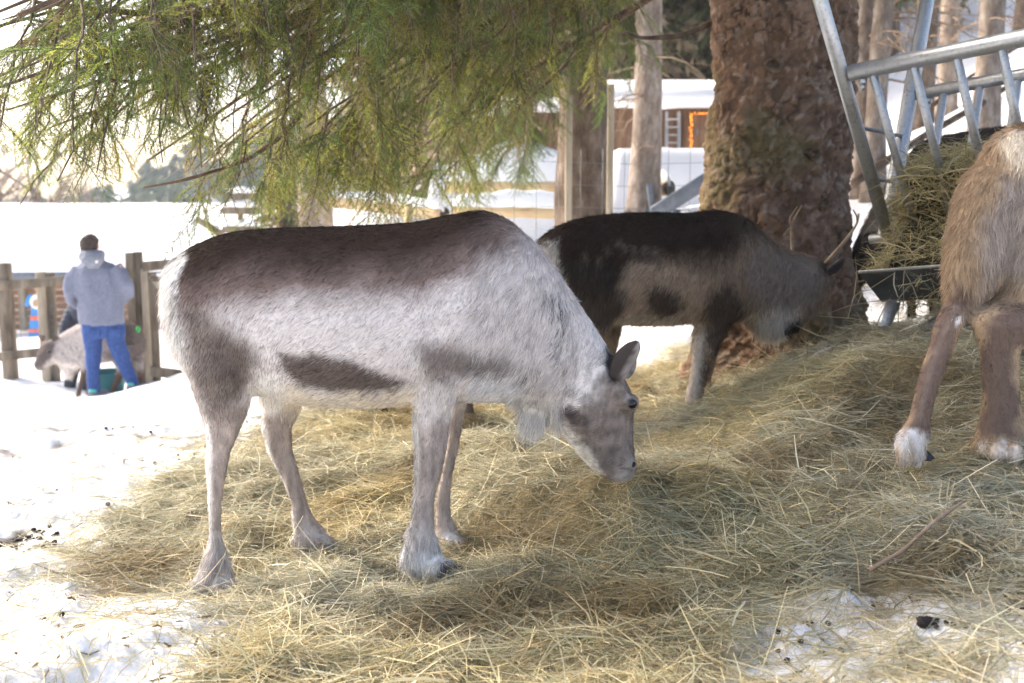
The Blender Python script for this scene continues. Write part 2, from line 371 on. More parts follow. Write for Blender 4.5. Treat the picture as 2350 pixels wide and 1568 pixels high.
MND += [(.34, 3.26, .22, .16), (.06, 3.6, .2, .09)] + [(*at(u_, v_, Y_)[:2], .09, -.03) for u_, v_, Y_ in ((487, 1357, 3.0), (975, 1316, 3.0), (715, 1250, 3.25), (1030, 1252, 3.25), (2098, 1066, 3.2), (2310, 1046, 3.07))]
def mounds(x, y):
    r = 0
    for mx, my, s, h in MND: r = r + h*np.exp(-((x-mx)**2+(y-my)**2)/(2*s*s))
    return r
def axis_lines(lo, hi, fine, far0, far1, g=1.13):
    a = list(np.arange(lo, hi, fine)); s = fine; x = hi
    while x < far1: a.append(x); s = min(s*g, 8); x += s
    a.append(far1); s = fine*g; x = lo-s; b = []
    while x > far0: b.append(x); s = min(s*g, 8); x -= s
    b.append(far0)
    return np.array(sorted(set(np.round(a+b, 5))))
gx = axis_lines(-2.6, 2.4, .022, -150, 150); gy = axis_lines(1.6, 6.2, .022, -30, 240)
GX, GY = np.meshgrid(gx, gy); fx, fy = GX.ravel(), GY.ravel()
hm = hay_mask(fx, fy); gz = HD(fx, fy)
nx, ny = len(gx), len(gy); idx = np.arange(nx*ny).reshape(ny, nx)
GF = np.stack([idx[:-1, :-1], idx[:-1, 1:], idx[1:, 1:], idx[1:, :-1]], -1).reshape(-1, 4)
dirt = sstep(.42, .62, n2(fx, fy, 7, 3, 31))*sstep(-.2, .5, n2(fx, fy, .9, 2, 33))*np.clip(1.6-np.hypot(fx, fy)/9, 0, 1)*.8*(1-.45*hm)
g = mesh('snow_ground', np.stack([fx, fy, gz], -1), GF, MAT['ground'], attrs={'hay': hm, 'dirt': dirt}, kind='structure')
tag(g, 'trampled snow slope partly covered with hay')

# ------------------------------------------------------------------ hay: blades lying on a surface
HAYC = np.array([(.42, .37, .20), (.50, .42, .20), (.36, .36, .23), (.30, .32, .18), (.58, .50, .30), (.46, .34, .15), (.33, .24, .12), (.24, .27, .15), (.62, .57, .40), (.20, .15, .08), (.38, .40, .30)])
HAYC = np.clip(HAYC*.72+.19*np.array([1.45, 1.32, 1.0])*(.4+HAYC.mean(1, keepdims=True)*1.6), 0, .8)*np.array([.97, 1.0, 1.12])
HAYP = np.array([.18, .12, .18, .11, .11, .07, .05, .06, .05, .04, .03])
def blades(P, length, width, pitch=.22, lift=0., seed=1, Hf=None, yaw=None, curl=.5, ts=(-.5, -.17, .17, .5)):
    """bent flat ribbons, three segments each, centred on the points P"""
    r = np.random.default_rng(seed); n = len(P)
    yaw = r.uniform(0, 2*np.pi, n) if yaw is None else yaw
    pt = r.normal(0, pitch, n); L = length*np.exp(r.normal(0, .45, n)); L = np.minimum(L, length*2.6); W = width*np.exp(r.normal(0, .35, n))
    d = np.stack([np.cos(yaw)*np.cos(pt), np.sin(yaw)*np.cos(pt), np.sin(pt)], -1)
    s0 = nrm(np.cross(d, np.array([0, 0, 1.]))); roll = r.uniform(-1.2, 1.2, n); upv = np.cross(s0, d)
    s = s0*np.cos(roll)[:, None] + upv*np.sin(roll)[:, None]
    bend = r.normal(0, curl, n)[:, None]*s0 + (np.abs(r.normal(0, curl*.5, n))*-.6)[:, None]*np.array([0, 0, 1.])
    m = len(ts); V = np.zeros((n, 2*m, 3))
    for k, t in enumerate(ts):
        c = P + d*(L*t)[:, None] + bend*(L*(t*t-.06))[:, None]
        if Hf is not None:
            zg = Hf(c[:, 0], c[:, 1]) + .002; c[:, 2] = np.maximum(c[:, 2], zg + r.uniform(0, .012, n))
        w = (W*(1.0 if 0 < k < m-1 else .55))[:, None]
        V[:, 2*k] = c - s*w/2; V[:, 2*k+1] = c + s*w/2
    base = np.arange(n)[:, None]*2*m
    F = np.concatenate([base + np.array([0, 1, 3, 2])+2*k for k in range(m-1)])
    ci = r.choice(len(HAYC), n, p=HAYP/HAYP.sum()); C = HAYC[ci]*np.exp(r.normal(0, .18, n))[:, None]
    if Hf is not None:
        k1 = sstep(-.1, .6, n2(P[:, 0], P[:, 1], 1.7, 3, 61))[:, None]; k2 = sstep(.05, .6, n2(P[:, 0], P[:, 1], 3.1, 3, 65))[:, None]; C = C*(1-k1*.5)+k1*.5*C*np.array([1.12, 1.0, .70]); C = C*(1-k2*.45*np.array([.75, .9, 1.1]))
    return V.reshape(-1, 3), F, np.repeat(C, 2*m, 0)
def scatter(n, dens, box, power):
    """points spread over the ground, thicker towards the camera"""
    out = []; tot = 0
    while tot < n:
        y = rng.uniform(box[2], box[3], 60000); x = rng.uniform(box[0], box[1], 60000)
        keep = rng.random(60000) < dens(x, y)*np.minimum(1, (box[2]/y)**power)
        p = np.stack([x[keep], y[keep]], -1)
        u, v = proj(np.column_stack([p, H(p[:, 0], p[:, 1])])); p = p[(u > -150) & (u < 2500) & (v < 1750)]
        out.append(p); tot += len(p)
    return np.concatenate(out)[:n]
def hay_layer(n, seed):
    p = scatter(n, lambda x, y: hay_mask(x, y)**1.3*(.35+.65*sstep(-.5, .4, n2(x, y, 4, 2, 41))), (-3, 3.6, 1.7, 8.5), 1.2)
    z = HD(p[:, 0], p[:, 1]) + np.abs(rng.normal(0, .016, len(p)))
    d = p[:, 1]; return np.column_stack([p, z]), d
P1, d1 = hay_layer(125000, 3)
V1, F1, C1 = blades(P1, .12, .0022, .20, seed=3, Hf=HD, ts=(-.5, 0, .5))
P2, d2 = hay_layer(9000, 4); P2[:, 2] += .02
V2, F2, C2 = blades(P2, .17, .0025, .42, seed=5, Hf=HD); C2 = C2*1.12
o = mesh('loose_hay', np.concatenate([V1, V2]), np.concatenate([F1, F2+len(V1)]), MAT['hay'], col=np.concatenate([C1, C2]), smooth=False, kind='stuff')
tag(o, 'loose hay spread thickly over the slope under the reindeer', 'hay')
ps = scatter(13000, lambda x, y: (1-hay_mask(x, y))*np.exp(-np.maximum(-poly_sd(x, y, HAYXY), 0)/.5), (-3.5, 3.2, 1.7, 7.5), 1.2)
V3, F3, C3 = blades(np.column_stack([ps, HD(ps[:, 0], ps[:, 1])+.004]), .10, .0024, .12, seed=8, Hf=HD, ts=(-.5, 0, .5))
o = mesh('hay_wisps', V3, F3, MAT['hay'], col=C3, smooth=False, kind='stuff'); tag(o, 'thin stray hay stalks scattered over the bare snow', 'hay')
pl_ = scatter(1300, lambda x, y: (1-hay_mask(x, y))*sstep(.05, .5, n2(x, y, 1.3, 3, 71))*.9+.04*(1-hay_mask(x, y)), (-5, 3.2, 1.7, 9.5), .9)
Vl, Fl, Cl = blades(np.column_stack([pl_, HD(pl_[:, 0], pl_[:, 1])+.004]), .020, .0055, .3, seed=18, Hf=HD, ts=(-.5, 0, .5))
o = mesh('snow_litter', Vl, Fl, MAT['hay'], col=Cl*np.array([.22, .17, .13]), smooth=False, kind='stuff'); tag(o, 'dark flecks of bark and dirt trodden into the snow', 'litter')
# droppings
def pellets(centres, seed):
    r = np.random.default_rng(seed); parts = []
    for (u, v, n, s) in centres:
        c = ground_at(u, v)
        for k in range(n):
            x = c[0]+r.normal(0, s); y = c[1]+r.normal(0, s*.9); z = HD(x, y)[0]
            parts.append(ball((x, y, z+.004), r.uniform(.006, .011), 6, 4, (1, 1, .75)))
    return join(parts)
V, F = pellets([(60, 1235, 46, .055), (20, 1255, 16, .04), (100, 1260, 22, .04), (445, 1290, 5, .02), (700, 1280, 5, .02), (450, 1390, 12, .05), (980, 985, 5, .06), (130, 1440, 4, .05), (1920, 1395, 6, .05), (2160, 1450, 8, .05), (1830, 1480, 8, .06), (250, 1190, 6, .08), (330, 985, 8, .15), (430, 1060, 8, .15), (600, 980, 6, .15), (1440, 1120, 4, .03)], 5)
o = mesh('droppings', V, F, MAT['dung'], kind='stuff'); tag(o, 'small dark droppings scattered on snow and hay', 'droppings')
def stick(pts, r0, r1, label, name='stick', mat='deadtwig', seg=7):
    P = np.array([[p[0], p[1], HD(p[0], p[1])[0]+h] for p, h in pts]); n = len(P)
    t = np.linspace(0, 1, 14); Q = np.stack([np.interp(t, np.linspace(0, 1, n), P[:, k]) for k in range(3)], -1)
    V, F = tube(Q, np.linspace(r0, r1, 14), seg, noise=.001); tag(mesh(name, V, F, MAT[mat], loc=Q[0]), label, 'stick')
stick([(ground_at(1995, 1318), .04), (ground_at(2070, 1300), .065), (ground_at(2140, 1270), .075), (ground_at(2205, 1222), .06)], .0062, .0040, 'long pale curved stick lying on the hay by the snow patch')
stick([(ground_at(900, 1285), .012), (ground_at(960, 1282), .02), (ground_at(1000, 1278), .012)], .004, .003, 'short dark twig lying beside the pale reindeer front hoof')
stick([(ground_at(1830, 1240), .03), (ground_at(1900, 1205), .05), (ground_at(1950, 1160), .03)], .003, .002, 'reddish dry stalk standing out of the hay')
def clod(u, v, s, label):
    c = ground_at(u, v); c[2] = HD(c[0], c[1])[0]; V, F = ball(c+np.array([0, 0, s*.3]), s, 14, 9, (1.3, .9, .6)); V = V + nrm(V-c)*(fbm(V*45, 3, 3)*s*.9)[:, None]
    tag(mesh('dirt_clod', V, F, MAT['dung'], loc=c), label, 'clod')
clod(590, 1545, .022, 'dark rough clod of dirt where snow meets hay'); clod(2130, 1452, .018, 'brown clod of dirt lying in the snow patch'); clod(480, 1395, .02, 'small black clod on snow below the hind hoof')
clod(2330, 1370, .02, 'brown clod half buried in hay beyond the stick')

# ------------------------------------------------------------------ animals
def lerp(c, col, m): return c*(1-m[:, None]) + np.asarray(col)[None]*m[:, None]
def fur_curves(name, parent, P, D, L, bendv, C, r0, seed):
    r = np.random.default_rng(seed); n = len(P)
    pts = np.zeros((n, 4, 3))
    for k, t in enumerate((0, .36, .7, 1.0)):
        pts[:, k] = P + D*(L*t)[:, None] + bendv*(L*t*t)[:, None]
    off = LOC[parent.name]; cu = bpy.data.hair_curves.new(name); cu.add_curves([4]*n)
    cu.points.foreach_set('position', (pts-off).astype(np.float32).ravel())
    ra = cu.attributes.new('radius', 'FLOAT', 'POINT'); rr = np.repeat((r0*np.exp(r.normal(0, .2, n)))[:, None], 4, 1)*np.array([1, .85, .6, .15]); ra.data.foreach_set('value', rr.astype(np.float32).ravel())
    ca = cu.attributes.new('col', 'FLOAT_COLOR', 'CURVE'); c4 = np.ones((n, 4), np.float32); c4[:, :3] = np.clip(C, 0, 1); ca.data.foreach_set('color', c4.ravel())
    cu.materials.append(MAT['fur']); o = bpy.data.objects.new(name, cu); COL.objects.link(o); o.parent = parent; LOC[o.name] = off
    return o
class Plane:
    def __init__(s, Y0, k=0., u0=1175):
        s.Y0, s.k, s.u0 = Y0, k, u0
        a = s.p(u0-60, 485); b = s.p(u0+60, 485); s.ax = nrm(b-a); s.n = np.array([-s.ax[1], s.ax[0], 0.]); s.n = s.n if s.n[1] > 0 else -s.n
    def Y(s, u): return s.Y0 + s.k*(u-s.u0)
    def p(s, u, v, dy=0.): return at(u, v, s.Y(u)+dy)
def loft(pl, secs, seg=28, e=.92):
    th = np.linspace(0, 2*np.pi, seg, endpoint=False); c, s = np.cos(th), np.sin(th)
    cc = np.sign(c)*np.abs(c)**e; ss = np.sign(s)*np.abs(s)**e
    # smooth the hand-placed sections along the spine
    S = np.array(secs, float); t = np.arange(len(S)); tt = np.linspace(0, len(S)-1, (len(S)-1)*3+1)
    def cr(col):
        out = []
        for x in tt:
            i = min(int(x), len(S)-2); f = x-i; p0, p1, p2, p3 = (S[max(i-1, 0)][col], S[i][col], S[i+1][col], S[min(i+2, len(S)-1)][col])
            out.append(.5*(2*p1+(p2-p0)*f+(2*p0-5*p1+4*p2-p3)*f*f+(3*p1-p0-3*p2+p3)*f**3))
        return np.array(out)
    A = [cr(k) for k in range(5)]; out = []
    for tx, ty, bx, by, hw in zip(*A):
        T, B = pl.p(tx, ty), pl.p(bx, by); ce = (T+B)/2; h = (T-B)/2
        out.append(ce + np.outer(cc, h) + np.outer(ss*(1-.10*c), pl.n)*max(hw, .01))
    return rings(out)
def legs_tube(pl, rows, dy, f=.85, seg=18):
    out = []; th = np.linspace(0, 2*np.pi, seg, endpoint=False)
    R_ = np.array(rows, float); t = np.linspace(0, len(R_)-1, (len(R_)-1)*3+1); R_ = np.stack([np.interp(t, np.arange(len(R_)), R_[:, k]) for k in range(3)], -1)
    for v, a, b in R_:
        A, B = pl.p(a, v, dy), pl.p(b, v, dy); c = (A+B)/2; h = (B-A)/2; hw = max(np.linalg.norm(h)*f, .008)
        out.append(c + np.outer(np.cos(th), h) + np.outer(np.sin(th), pl.n)*hw)
    return rings(out)
def ear_mesh(base, tip, wide, side, depth=.02):
    """a cupped leaf-shaped ear with real thickness"""
    base, tip = np.asarray(base, float), np.asarray(tip, float); ax = tip-base; s = nrm(side - nrm(ax)*(side@nrm(ax))); nn = nrm(np.cross(ax, s)); out = []
    for t in np.linspace(0, 1, 9):
        w = wide*(math.sin(math.pi*min(1, .25+.66*t))**.75)*(1 if t < .98 else .55); c = base+ax*t; ring = []
        for a in np.linspace(0, 2*np.pi, 14, endpoint=False):
            x = math.cos(a)*w; cup = depth*((x/wide)**2)*1.3; ring.append(c + s*x + nn*(math.sin(a)*.006 + cup))
        out.append(ring)
    return rings(out)
def hoof(parent, p, ax, w=.05, l=.085, h=.05):
    ax = nrm(np.asarray(ax, float)); n = np.array([-ax[1], ax[0], 0.])
    for sgn in (-1, 1):
        out = []
        for t, ww, hh in ((0, .8, .7), (.25, 1, 1), (.6, .85, .75), (.9, .5, .35), (1.0, .25, .15)):
            c = np.asarray(p)+ax*(t-.35)*l+n*sgn*w*.27*(1+.3*t); out.append([c+n*math.cos(a)*w*.24*ww+np.array([0, 0, max(math.sin(a), -.05)*h*hh]) for a in np.linspace(0, 2*np.pi, 12, endpoint=False)])
        V, F = rings(out); mesh('hoof', V, F, MAT['hoof'], parent)
def animal(label, pl, base, secs, legs, extra, colour, flow, lenf, nh, voxel, seed, r0=.0006, group='reindeer feeding in the pen', smooth=7, lift=.32, jit=6.):
    t = thing('reindeer', label, 'reindeer', base, group)
    parts = [loft(pl, secs)] + [legs_tube(pl, rows, dy, f) for rows, dy, f in legs] + extra
    V, F = union(parts, voxel, smooth)
    u, v = proj(V); C = colour(u, v, V); C = C*(1+.10*fbm(V*45, 2, seed))[:, None]
    body = mesh('body', V, F, MAT['coat'], t, col=np.clip(C, 0, 1))
    # coat hairs
    r = np.random.default_rng(seed)
    Q = np.array([f for f in F]) if not isinstance(F, np.ndarray) else F
    a, b, c, d = V[Q[:, 0]], V[Q[:, 1]], V[Q[:, 2]], V[Q[:, 3]]; N = np.cross(c-a, d-b); ar = np.linalg.norm(N, axis=1); N = N/np.maximum(ar, 1e-12)[:, None]
    if ((N*((a+c)/2-V.mean(0))).sum(1)).mean() < 0: N = -N
    cen = (a+b+c+d)/4; toc = nrm(np.array([0, 0, CAM_H])-cen); vis = (N*toc).sum(1); w = ar*np.where(vis > -.35, 1.0, .3); w /= w.sum()
    fi = r.choice(len(Q), nh, p=w); s, q = r.random((2, nh, 1)); P = (a[fi]*(1-s)+b[fi]*s)*(1-q)+(d[fi]*(1-s)+c[fi]*s)*q; NN = N[fi]
    u, v = proj(P); fl = np.array(flow, float); wt = 1/((u[:, None]-fl[:, 0])**2+(v[:, None]-fl[:, 1])**2+400)**1.5
    du = (wt*fl[:, 2]).sum(1)/wt.sum(1); dv = (wt*fl[:, 3]).sum(1)/wt.sum(1)
    D = du[:, None]*pl.ax + dv[:, None]*np.array([0, 0, -1.]); D = D + .30*np.stack([vnoise(P*16, seed+1), vnoise(P*16, seed+2), vnoise(P*16, seed+3)], -1) + r.normal(0, .16, (nh, 3))
    D = D - NN*(D*NN).sum(1)[:, None]; D = nrm(nrm(D)*(1-lift) + NN*lift*np.exp(r.normal(0, .3, nh))[:, None])
    L = lenf(u, v)*np.exp(r.normal(0, .22, nh)); C = colour(u+r.normal(0, jit, nh), v+r.normal(0, jit, nh), P)
    C = C*np.clip(1+.22*fbm(P*np.array([55, 55, 55.]), 2, seed+5)+r.normal(0, .24, nh), .3, 1.9)[:, None]
    fur_curves('coat', t, P-NN*.002, D, L, np.array([0, 0, -.12])-NN*.10, C, r0, seed)
    return t
WHITE, CREAM = (.76, .73, .72), (.74, .66, .54)

# --- the pale reindeer
def col_main(u, v, P):
    nz = fbm(P*14, 3, 3)*16; nf = fbm(P*60, 2, 6)*6; uu = u+nz*.6; vv = v+nz+nf
    c = np.tile(np.array([.68, .625, .60]), (len(u), 1))
    mid = np.interp(u, [380, 450, 560, 650, 800, 950, 1050, 1110, 1160, 1210, 1260, 1330], [690, 705, 672, 668, 672, 655, 622, 588, 552, 545, 585, 660])
    m = 1-sstep(-78, 78, vv-mid); c = lerp(c, (.25, .18, .155), np.clip(m*1.5, 0, 1)*np.interp(u, [0, 1150, 1230, 1300], [1, 1, .55, .25]))
    m2 = 1-sstep(-85, 35, vv-mid+22); c = lerp(c, (.044, .0255, .017), m2*np.interp(u, [0, 1120, 1190, 1240], [1, 1, .75, .0]))
    c = lerp(c, (.17, .13, .105), soft(uu, vv, [(405, 700), (440, 690), (500, 735), (570, 790), (590, 830), (570, 880), (535, 960), (480, 960), (440, 870)], 30)*.9)
    c = lerp(c, (.09, .066, .054), soft(uu, vv, [(470, 770), (520, 770), (580, 800), (578, 850), (540, 890), (490, 880)], 24)*.6)
    c = lerp(c, CREAM, soft(u, vv, [(585, 905), (640, 880), (720, 900), (860, 908), (945, 890), (960, 960), (580, 960)], 14)*.85)
    c = lerp(c, (.80, .77, .74), soft(uu, vv, [(575, 880), (620, 850), (650, 870), (660, 910), (640, 1000), (600, 1000), (575, 940)], 16)*.9)
    c = lerp(c, (.085, .058, .045), soft(u+nf, v+nf, [(638, 812), (720, 812), (800, 826), (890, 862), (945, 880), (900, 895), (840, 902), (760, 898), (690, 884), (655, 852)], 11)*.92)
    c = lerp(c, (.13, .098, .085), soft(u+nf, v+nf, [(960, 790), (1030, 788), (1110, 818), (1165, 822), (1190, 850), (1150, 862), (1085, 852), (1030, 880), (985, 880)], 22)*.8)
    c = lerp(c, (.78, .77, .77), soft(u, v, [(1075, 868), (1120, 858), (1180, 868), (1220, 900), (1200, 925), (1080, 925)], 12)*.8)
    # legs
    lg = soft(u, vv, [(440, 960), (560, 930), (700, 980), (760, 1260), (420, 1400)], 14); c = lerp(c, (.33, .265, .235), lg*.85)
    lf = soft(u, vv, [(945, 985), (1040, 960), (1075, 960), (1070, 1280), (900, 1340)], 22); c = lerp(c, (.34, .275, .245), lf*.8)
    for edge in ([(470, 960), (480, 1050), (476, 1120), (478, 1240), (455, 1330)], [(600, 960), (612, 1040), (645, 1110), (664, 1180), (672, 1250)], [(948, 950), (953, 1060), (950, 1130), (940, 1200), (920, 1260)]):
        c = lerp(c, (.74, .70, .66), 1-sstep(4, 13, line_d(u, v, edge)))
    c = lerp(c, (.62, .58, .56), sstep(1190, 1235, vv)*.55*(u < 1100))
    for poly in ([(430, 1330), (500, 1345), (505, 1400), (430, 1400)], [(905, 1250), (960, 1262), (1040, 1275), (1060, 1300), (1030, 1340), (930, 1330)], [(1000, 1232), (1062, 1215), (1062, 1260), (1000, 1260)]): c = lerp(c, (.80, .78, .76), soft(u, vv, poly, 12))
    # tail and rump
    c = lerp(c, (.82, .80, .76), soft(u+nf, v, [(355, 650), (385, 600), (425, 572), (428, 590), (408, 640), (402, 710), (418, 790), (430, 860), (412, 850), (385, 760)], 8))
    # head
    c = lerp(c, (.145, .108, .088), soft(uu, vv, [(1398, 800), (1450, 870), (1475, 930), (1460, 1000), (1475, 1100), (1380, 1110), (1330, 1030), (1292, 955), (1340, 935), (1375, 900)], 20)*.85)
    c = lerp(c, (.045, .035, .034), soft(u+nf, v+nf, [(1388, 792), (1412, 806), (1420, 850), (1412, 878), (1394, 876), (1390, 830)], 7)*.95)
    c = lerp(c, (.40, .36, .34), (1-sstep(9, 17, np.hypot(u-1449, v-915)))*.8)
    c = lerp(c, (.05, .036, .032), soft(uu, v, [(1436, 862), (1466, 900), (1468, 920), (1448, 906)], 7)*.8)
    c = lerp(c, (.075, .056, .05), soft(uu, vv, [(1278, 930), (1310, 930), (1350, 965), (1335, 985), (1300, 970)], 10)*.85)
    c = lerp(c, (.14, .11, .10), soft(uu, vv, [(1445, 985), (1462, 990), (1468, 1075), (1450, 1070)], 7)*.7)
    c = lerp(c, (.80, .74, .66), soft(u+nf, v, [(1270, 955), (1300, 985), (1340, 1018), (1385, 1090), (1360, 1100), (1300, 1030), (1270, 990)], 9)*.95)
    c = c*np.clip(1+(.30*fbm(P*34, 3, 71)+.30*fbm(P*np.array([120, 120, 50.]), 2, 73))*((u > 1290) & (v > 840)), .35, 2)[:, None]
    c = c*np.clip(1+.35*fbm(P*np.array([70, 70, 16.]), 3, 75)*sstep(930, 1000, v)*(u < 1110), .4, 1.7)[:, None]
    c = lerp(c, (.40, .37, .35), soft(u, v, [(1448, 1052), (1475, 1050), (1475, 1110), (1400, 1110), (1420, 1075)], 9)*.7)
    c = lerp(c, (.04, .03, .028), (1-sstep(1.5, 4, line_d(u, v, [(1458, 1082), (1425, 1072), (1398, 1058)])))*.5)
    c = lerp(c, (.05, .04, .038), (1-sstep(9, 14, np.hypot(u-1449, v-926)))*.85)
    c = lerp(c, (.06, .06, .08), soft(u, v, [(1012, 1288), (1048, 1282), (1044, 1312), (1008, 1322)], 5)*.9)
    c = lerp(c, (.07, .065, .075), soft(u, v, [(518, 1345), (540, 1335), (538, 1362), (515, 1368)], 5)*.8)
    c = lerp(c, (.86, .83, .79), soft(u, v, [(1170, 912), (1280, 922), (1292, 960), (1240, 1060), (1190, 980)], 14)*.85)
    for ln, wd in (([(1252, 668), (1254, 692), (1251, 712)], 2.), ([(1266, 680), (1269, 706), (1268, 732)], 3.), ([(1283, 676), (1287, 720), (1292, 761), (1285, 812), (1281, 830)], 2.6), ([(1214, 843), (1205, 877)], 2.2), ([(1238, 845), (1231, 870)], 2.), ([(1300, 700), (1304, 730)], 1.5), ([(1265, 790), (1261, 815)], 1.4)):
        c = lerp(c, (.05, .045, .06), (1-sstep(wd*.5, wd*1.5, line_d(u, v, ln)+nf*.15))*.9)
    return c
FLOW_MAIN = [(600, 550, -1, .25), (800, 540, -1, .25), (1000, 530, -.9, .45), (1100, 510, -.8, .6), (700, 700, -.9, .5), (900, 700, -.75, .65), (450, 600, -.7, .7), (420, 700, -.4, .9), (480, 800, -.25, 1), (540, 900, -.05, 1), (760, 850, -1, .2), (860, 870, -1, .25), (780, 925, -1, .1),
             (1050, 750, -.6, .8), (1150, 650, -.6, .8), (1230, 620, -.55, .85), (1300, 720, -.5, .85), (1300, 820, -.5, .8), (1180, 800, -.55, .8), (1100, 890, -.7, .5), (1240, 930, -.25, 1), (1220, 1000, -.15, 1), (980, 850, -.3, 1), (990, 1000, -.1, 1), (980, 1150, -.1, 1), (970, 1280, .05, 1), (1040, 1100, 0, 1),
             (500, 1050, 0, 1), (490, 1200, 0, 1), (480, 1320, -.25, 1), (640, 1000, 0, 1), (680, 1140, .2, 1), (720, 1230, .3, 1), (1400, 900, -.6, -.5), (1430, 1000, -.5, -.8), (1380, 1050, -.7, -.5), (1330, 980, -.8, 0), (385, 680, -.5, 1)]
def len_main(u, v):
    L = np.full(u.shape, .0175)
    L = L + .058*soft(u, v, [(1185, 915), (1290, 925), (1280, 970), (1235, 1050), (1195, 1000)], 15) + .016*soft(u, v, [(350, 600), (410, 580), (405, 700), (420, 820), (380, 800)], 12)
    L = np.where(v > 960, .013, L) + .018*sstep(1210, 1250, v)*(u < 1100); L = np.where((u > 1340) & (v > 840), .012, L)
    L = L + .018*((line_d(u, v, [(948, 950), (953, 1060), (950, 1130), (936, 1200)]) < 14) & (u < 958)) + .01*((u > 1080) & (u < 1330) & (v < 900))
    return L
pm = Plane(3.12)
SEC_MAIN = [(386, 612, 378, 690, .03), (402, 594, 385, 740, .08), (432, 572, 412, 800, .14), (480, 548, 450, 868, .175), (540, 531, 520, 905, .19), (620, 524, 605, 905, .205), (700, 521, 690, 925, .22), (800, 518, 800, 934, .235), (890, 514, 900, 929, .23),
            (960, 508, 975, 924, .215), (1030, 493, 1050, 921, .2), (1090, 485, 1110, 921, .185), (1150, 496, 1165, 922, .165), (1205, 535, 1200, 922, .145), (1245, 578, 1218, 925, .13), (1288, 637, 1238, 930, .12), (1332, 703, 1252, 938, .112), (1370, 758, 1262, 950, .104), (1398, 805, 1275, 962, .098),
            (1424, 850, 1283, 977, .094), (1446, 893, 1292, 992, .088), (1456, 928, 1302, 1010, .078), (1454, 968, 1318, 1032, .066), (1454, 1010, 1338, 1056, .057), (1457, 1045, 1362, 1080, .05), (1461, 1075, 1392, 1096, .045), (1450, 1098, 1415, 1106, .03)]
LEG_MAIN = [([(800, 440, 590), (850, 432, 592), (900, 445, 582), (940, 460, 570), (985, 472, 552), (1030, 473, 532), (1064, 470, 524), (1100, 473, 517), (1153, 477, 510), (1221, 479, 508), (1255, 476, 515), (1289, 464, 526), (1329, 449, 535), (1352, 452, 520), (1368, 458, 498)], -.115, .8),
            ([(840, 560, 690), (900, 590, 695), (939, 603, 691), (983, 599, 669), (1034, 613, 671), (1102, 648, 692), (1153, 668, 705), (1187, 668, 719), (1221, 673, 748), (1243, 678, 757), (1258, 684, 752)], .13, .85),
            ([(800, 960, 1100), (870, 945, 1075), (939, 946, 1038), (1017, 953, 1028), (1085, 953, 1014), (1136, 951, 999), (1187, 946, 997), (1221, 932, 999), (1272, 920, 1012), (1299, 926, 1036), (1318, 950, 1020)], -.115, .78),
            ([(840, 1000, 1095), (900, 1025, 1080), (939, 1034, 1068), (1017, 1026, 1055), (1085, 1014, 1040), (1136, 1001, 1034), (1187, 999, 1036), (1221, 999, 1052), (1247, 1003, 1059), (1258, 1008, 1050)], .13, .9)]
beard = legs_tube(pm, [(905, 1176, 1294), (930, 1186, 1288), (955, 1197, 1274), (985, 1207, 1254), (1012, 1216, 1238)], 0, .40)
ad = nrm(at(1466, 783, 3.0)-at(1412, 868, 3.02)); TOES = [ball(at(u_, v_, Y_), r_, 12, 8, (1.25, .8, .62)) for u_, v_, Y_, r_ in ((1006, 1298, 2.965, .036), (1002, 1296, 3.035, .036), (938, 1288, 2.98, .024), (515, 1345, 2.965, .034), (508, 1345, 3.03, .034), (460, 1338, 2.99, .024), (735, 1242, 3.22, .036), (733, 1240, 3.29, .036), (684, 1236, 3.25, .022), (1040, 1242, 3.22, .034), (1038, 1242, 3.28, .034))]; ear1 = ear_mesh(at(1417, 872, 3.03), at(1463, 784, 3.0), .036, np.array([.8, -.1, .6]), .022)
ear2 = ear_mesh(at(1425, 862, 3.2), at(1452, 800, 3.25), .026, np.array([.8, .1, .6]), .02)
HEADX = [ball(pm.p(1418, 905, -.075), .030, 12, 8, (1, .6, 1.5)), ball(pm.p(1345, 965, -.07), .045, 12, 8, (1.2, .5, 1.0)), ball(pm.p(1440, 1060, -.035), .026, 12, 8, (1, .8, 1.2))]; orbit = ball(at(1446, 924, 3.055), .030, 12, 8)
base = at(740, 1330, 3.12); base[2] = H(base[0], base[1])[0]
t = animal('pale grey reindeer with brown back and white beard, grazing with its muzzle in the hay', pm, base, SEC_MAIN, LEG_MAIN, [beard, orbit]+HEADX+TOES, col_main, FLOW_MAIN, len_main, 150000, .0085, 11, .00055, lift=.22)
mainT = t
def ear_part(t, ear, dark, pale, seed):
    V, F = ear; c = V.mean(0); k = fbm(V*60, 2, seed)
    nrmv = np.tile(np.arange(14), 9); inner = np.concatenate([sstep(-.05, .35, np.cos(nrmv/14*2*np.pi)), [0, 0]])*np.clip(.75+k*.8, 0, 1)
    col = lerp(np.tile(np.array(dark), (len(V), 1)), pale, inner*.9); mesh('ear', V, F, MAT['coat'], t, col=np.clip(col*(1+.2*k)[:, None], 0, 1))
ear_part(t, ear1, (.06, .048, .044), (.36, .33, .32), 2); ear_part(t, ear2, (.07, .06, .055), (.4, .37, .36), 3)
V, F = ball(at(1449, 926, 3.044), .0185, 18, 12); mesh('eye', V, F, MAT['eye'], t)
for (u, v, Y, ax) in ((512, 1352, 2.985, (1, -.3, 0)), (724, 1252, 3.25, (1, -.1, 0)), (1022, 1309, 2.99, (1, -.1, 0)), (1038, 1254, 3.25, (1, 0, 0))): hoof(t, at(u, v, Y)-np.array([0, 0, .008]), ax, .085, .085, .03)
for (u, v, Y) in ((1453, 1066, 3.075),):
    V, F = ball(at(u, v, Y), .008, 10, 6, (1, .6, 1.2)); mesh('nostril', V, F, MAT['dark'], t)

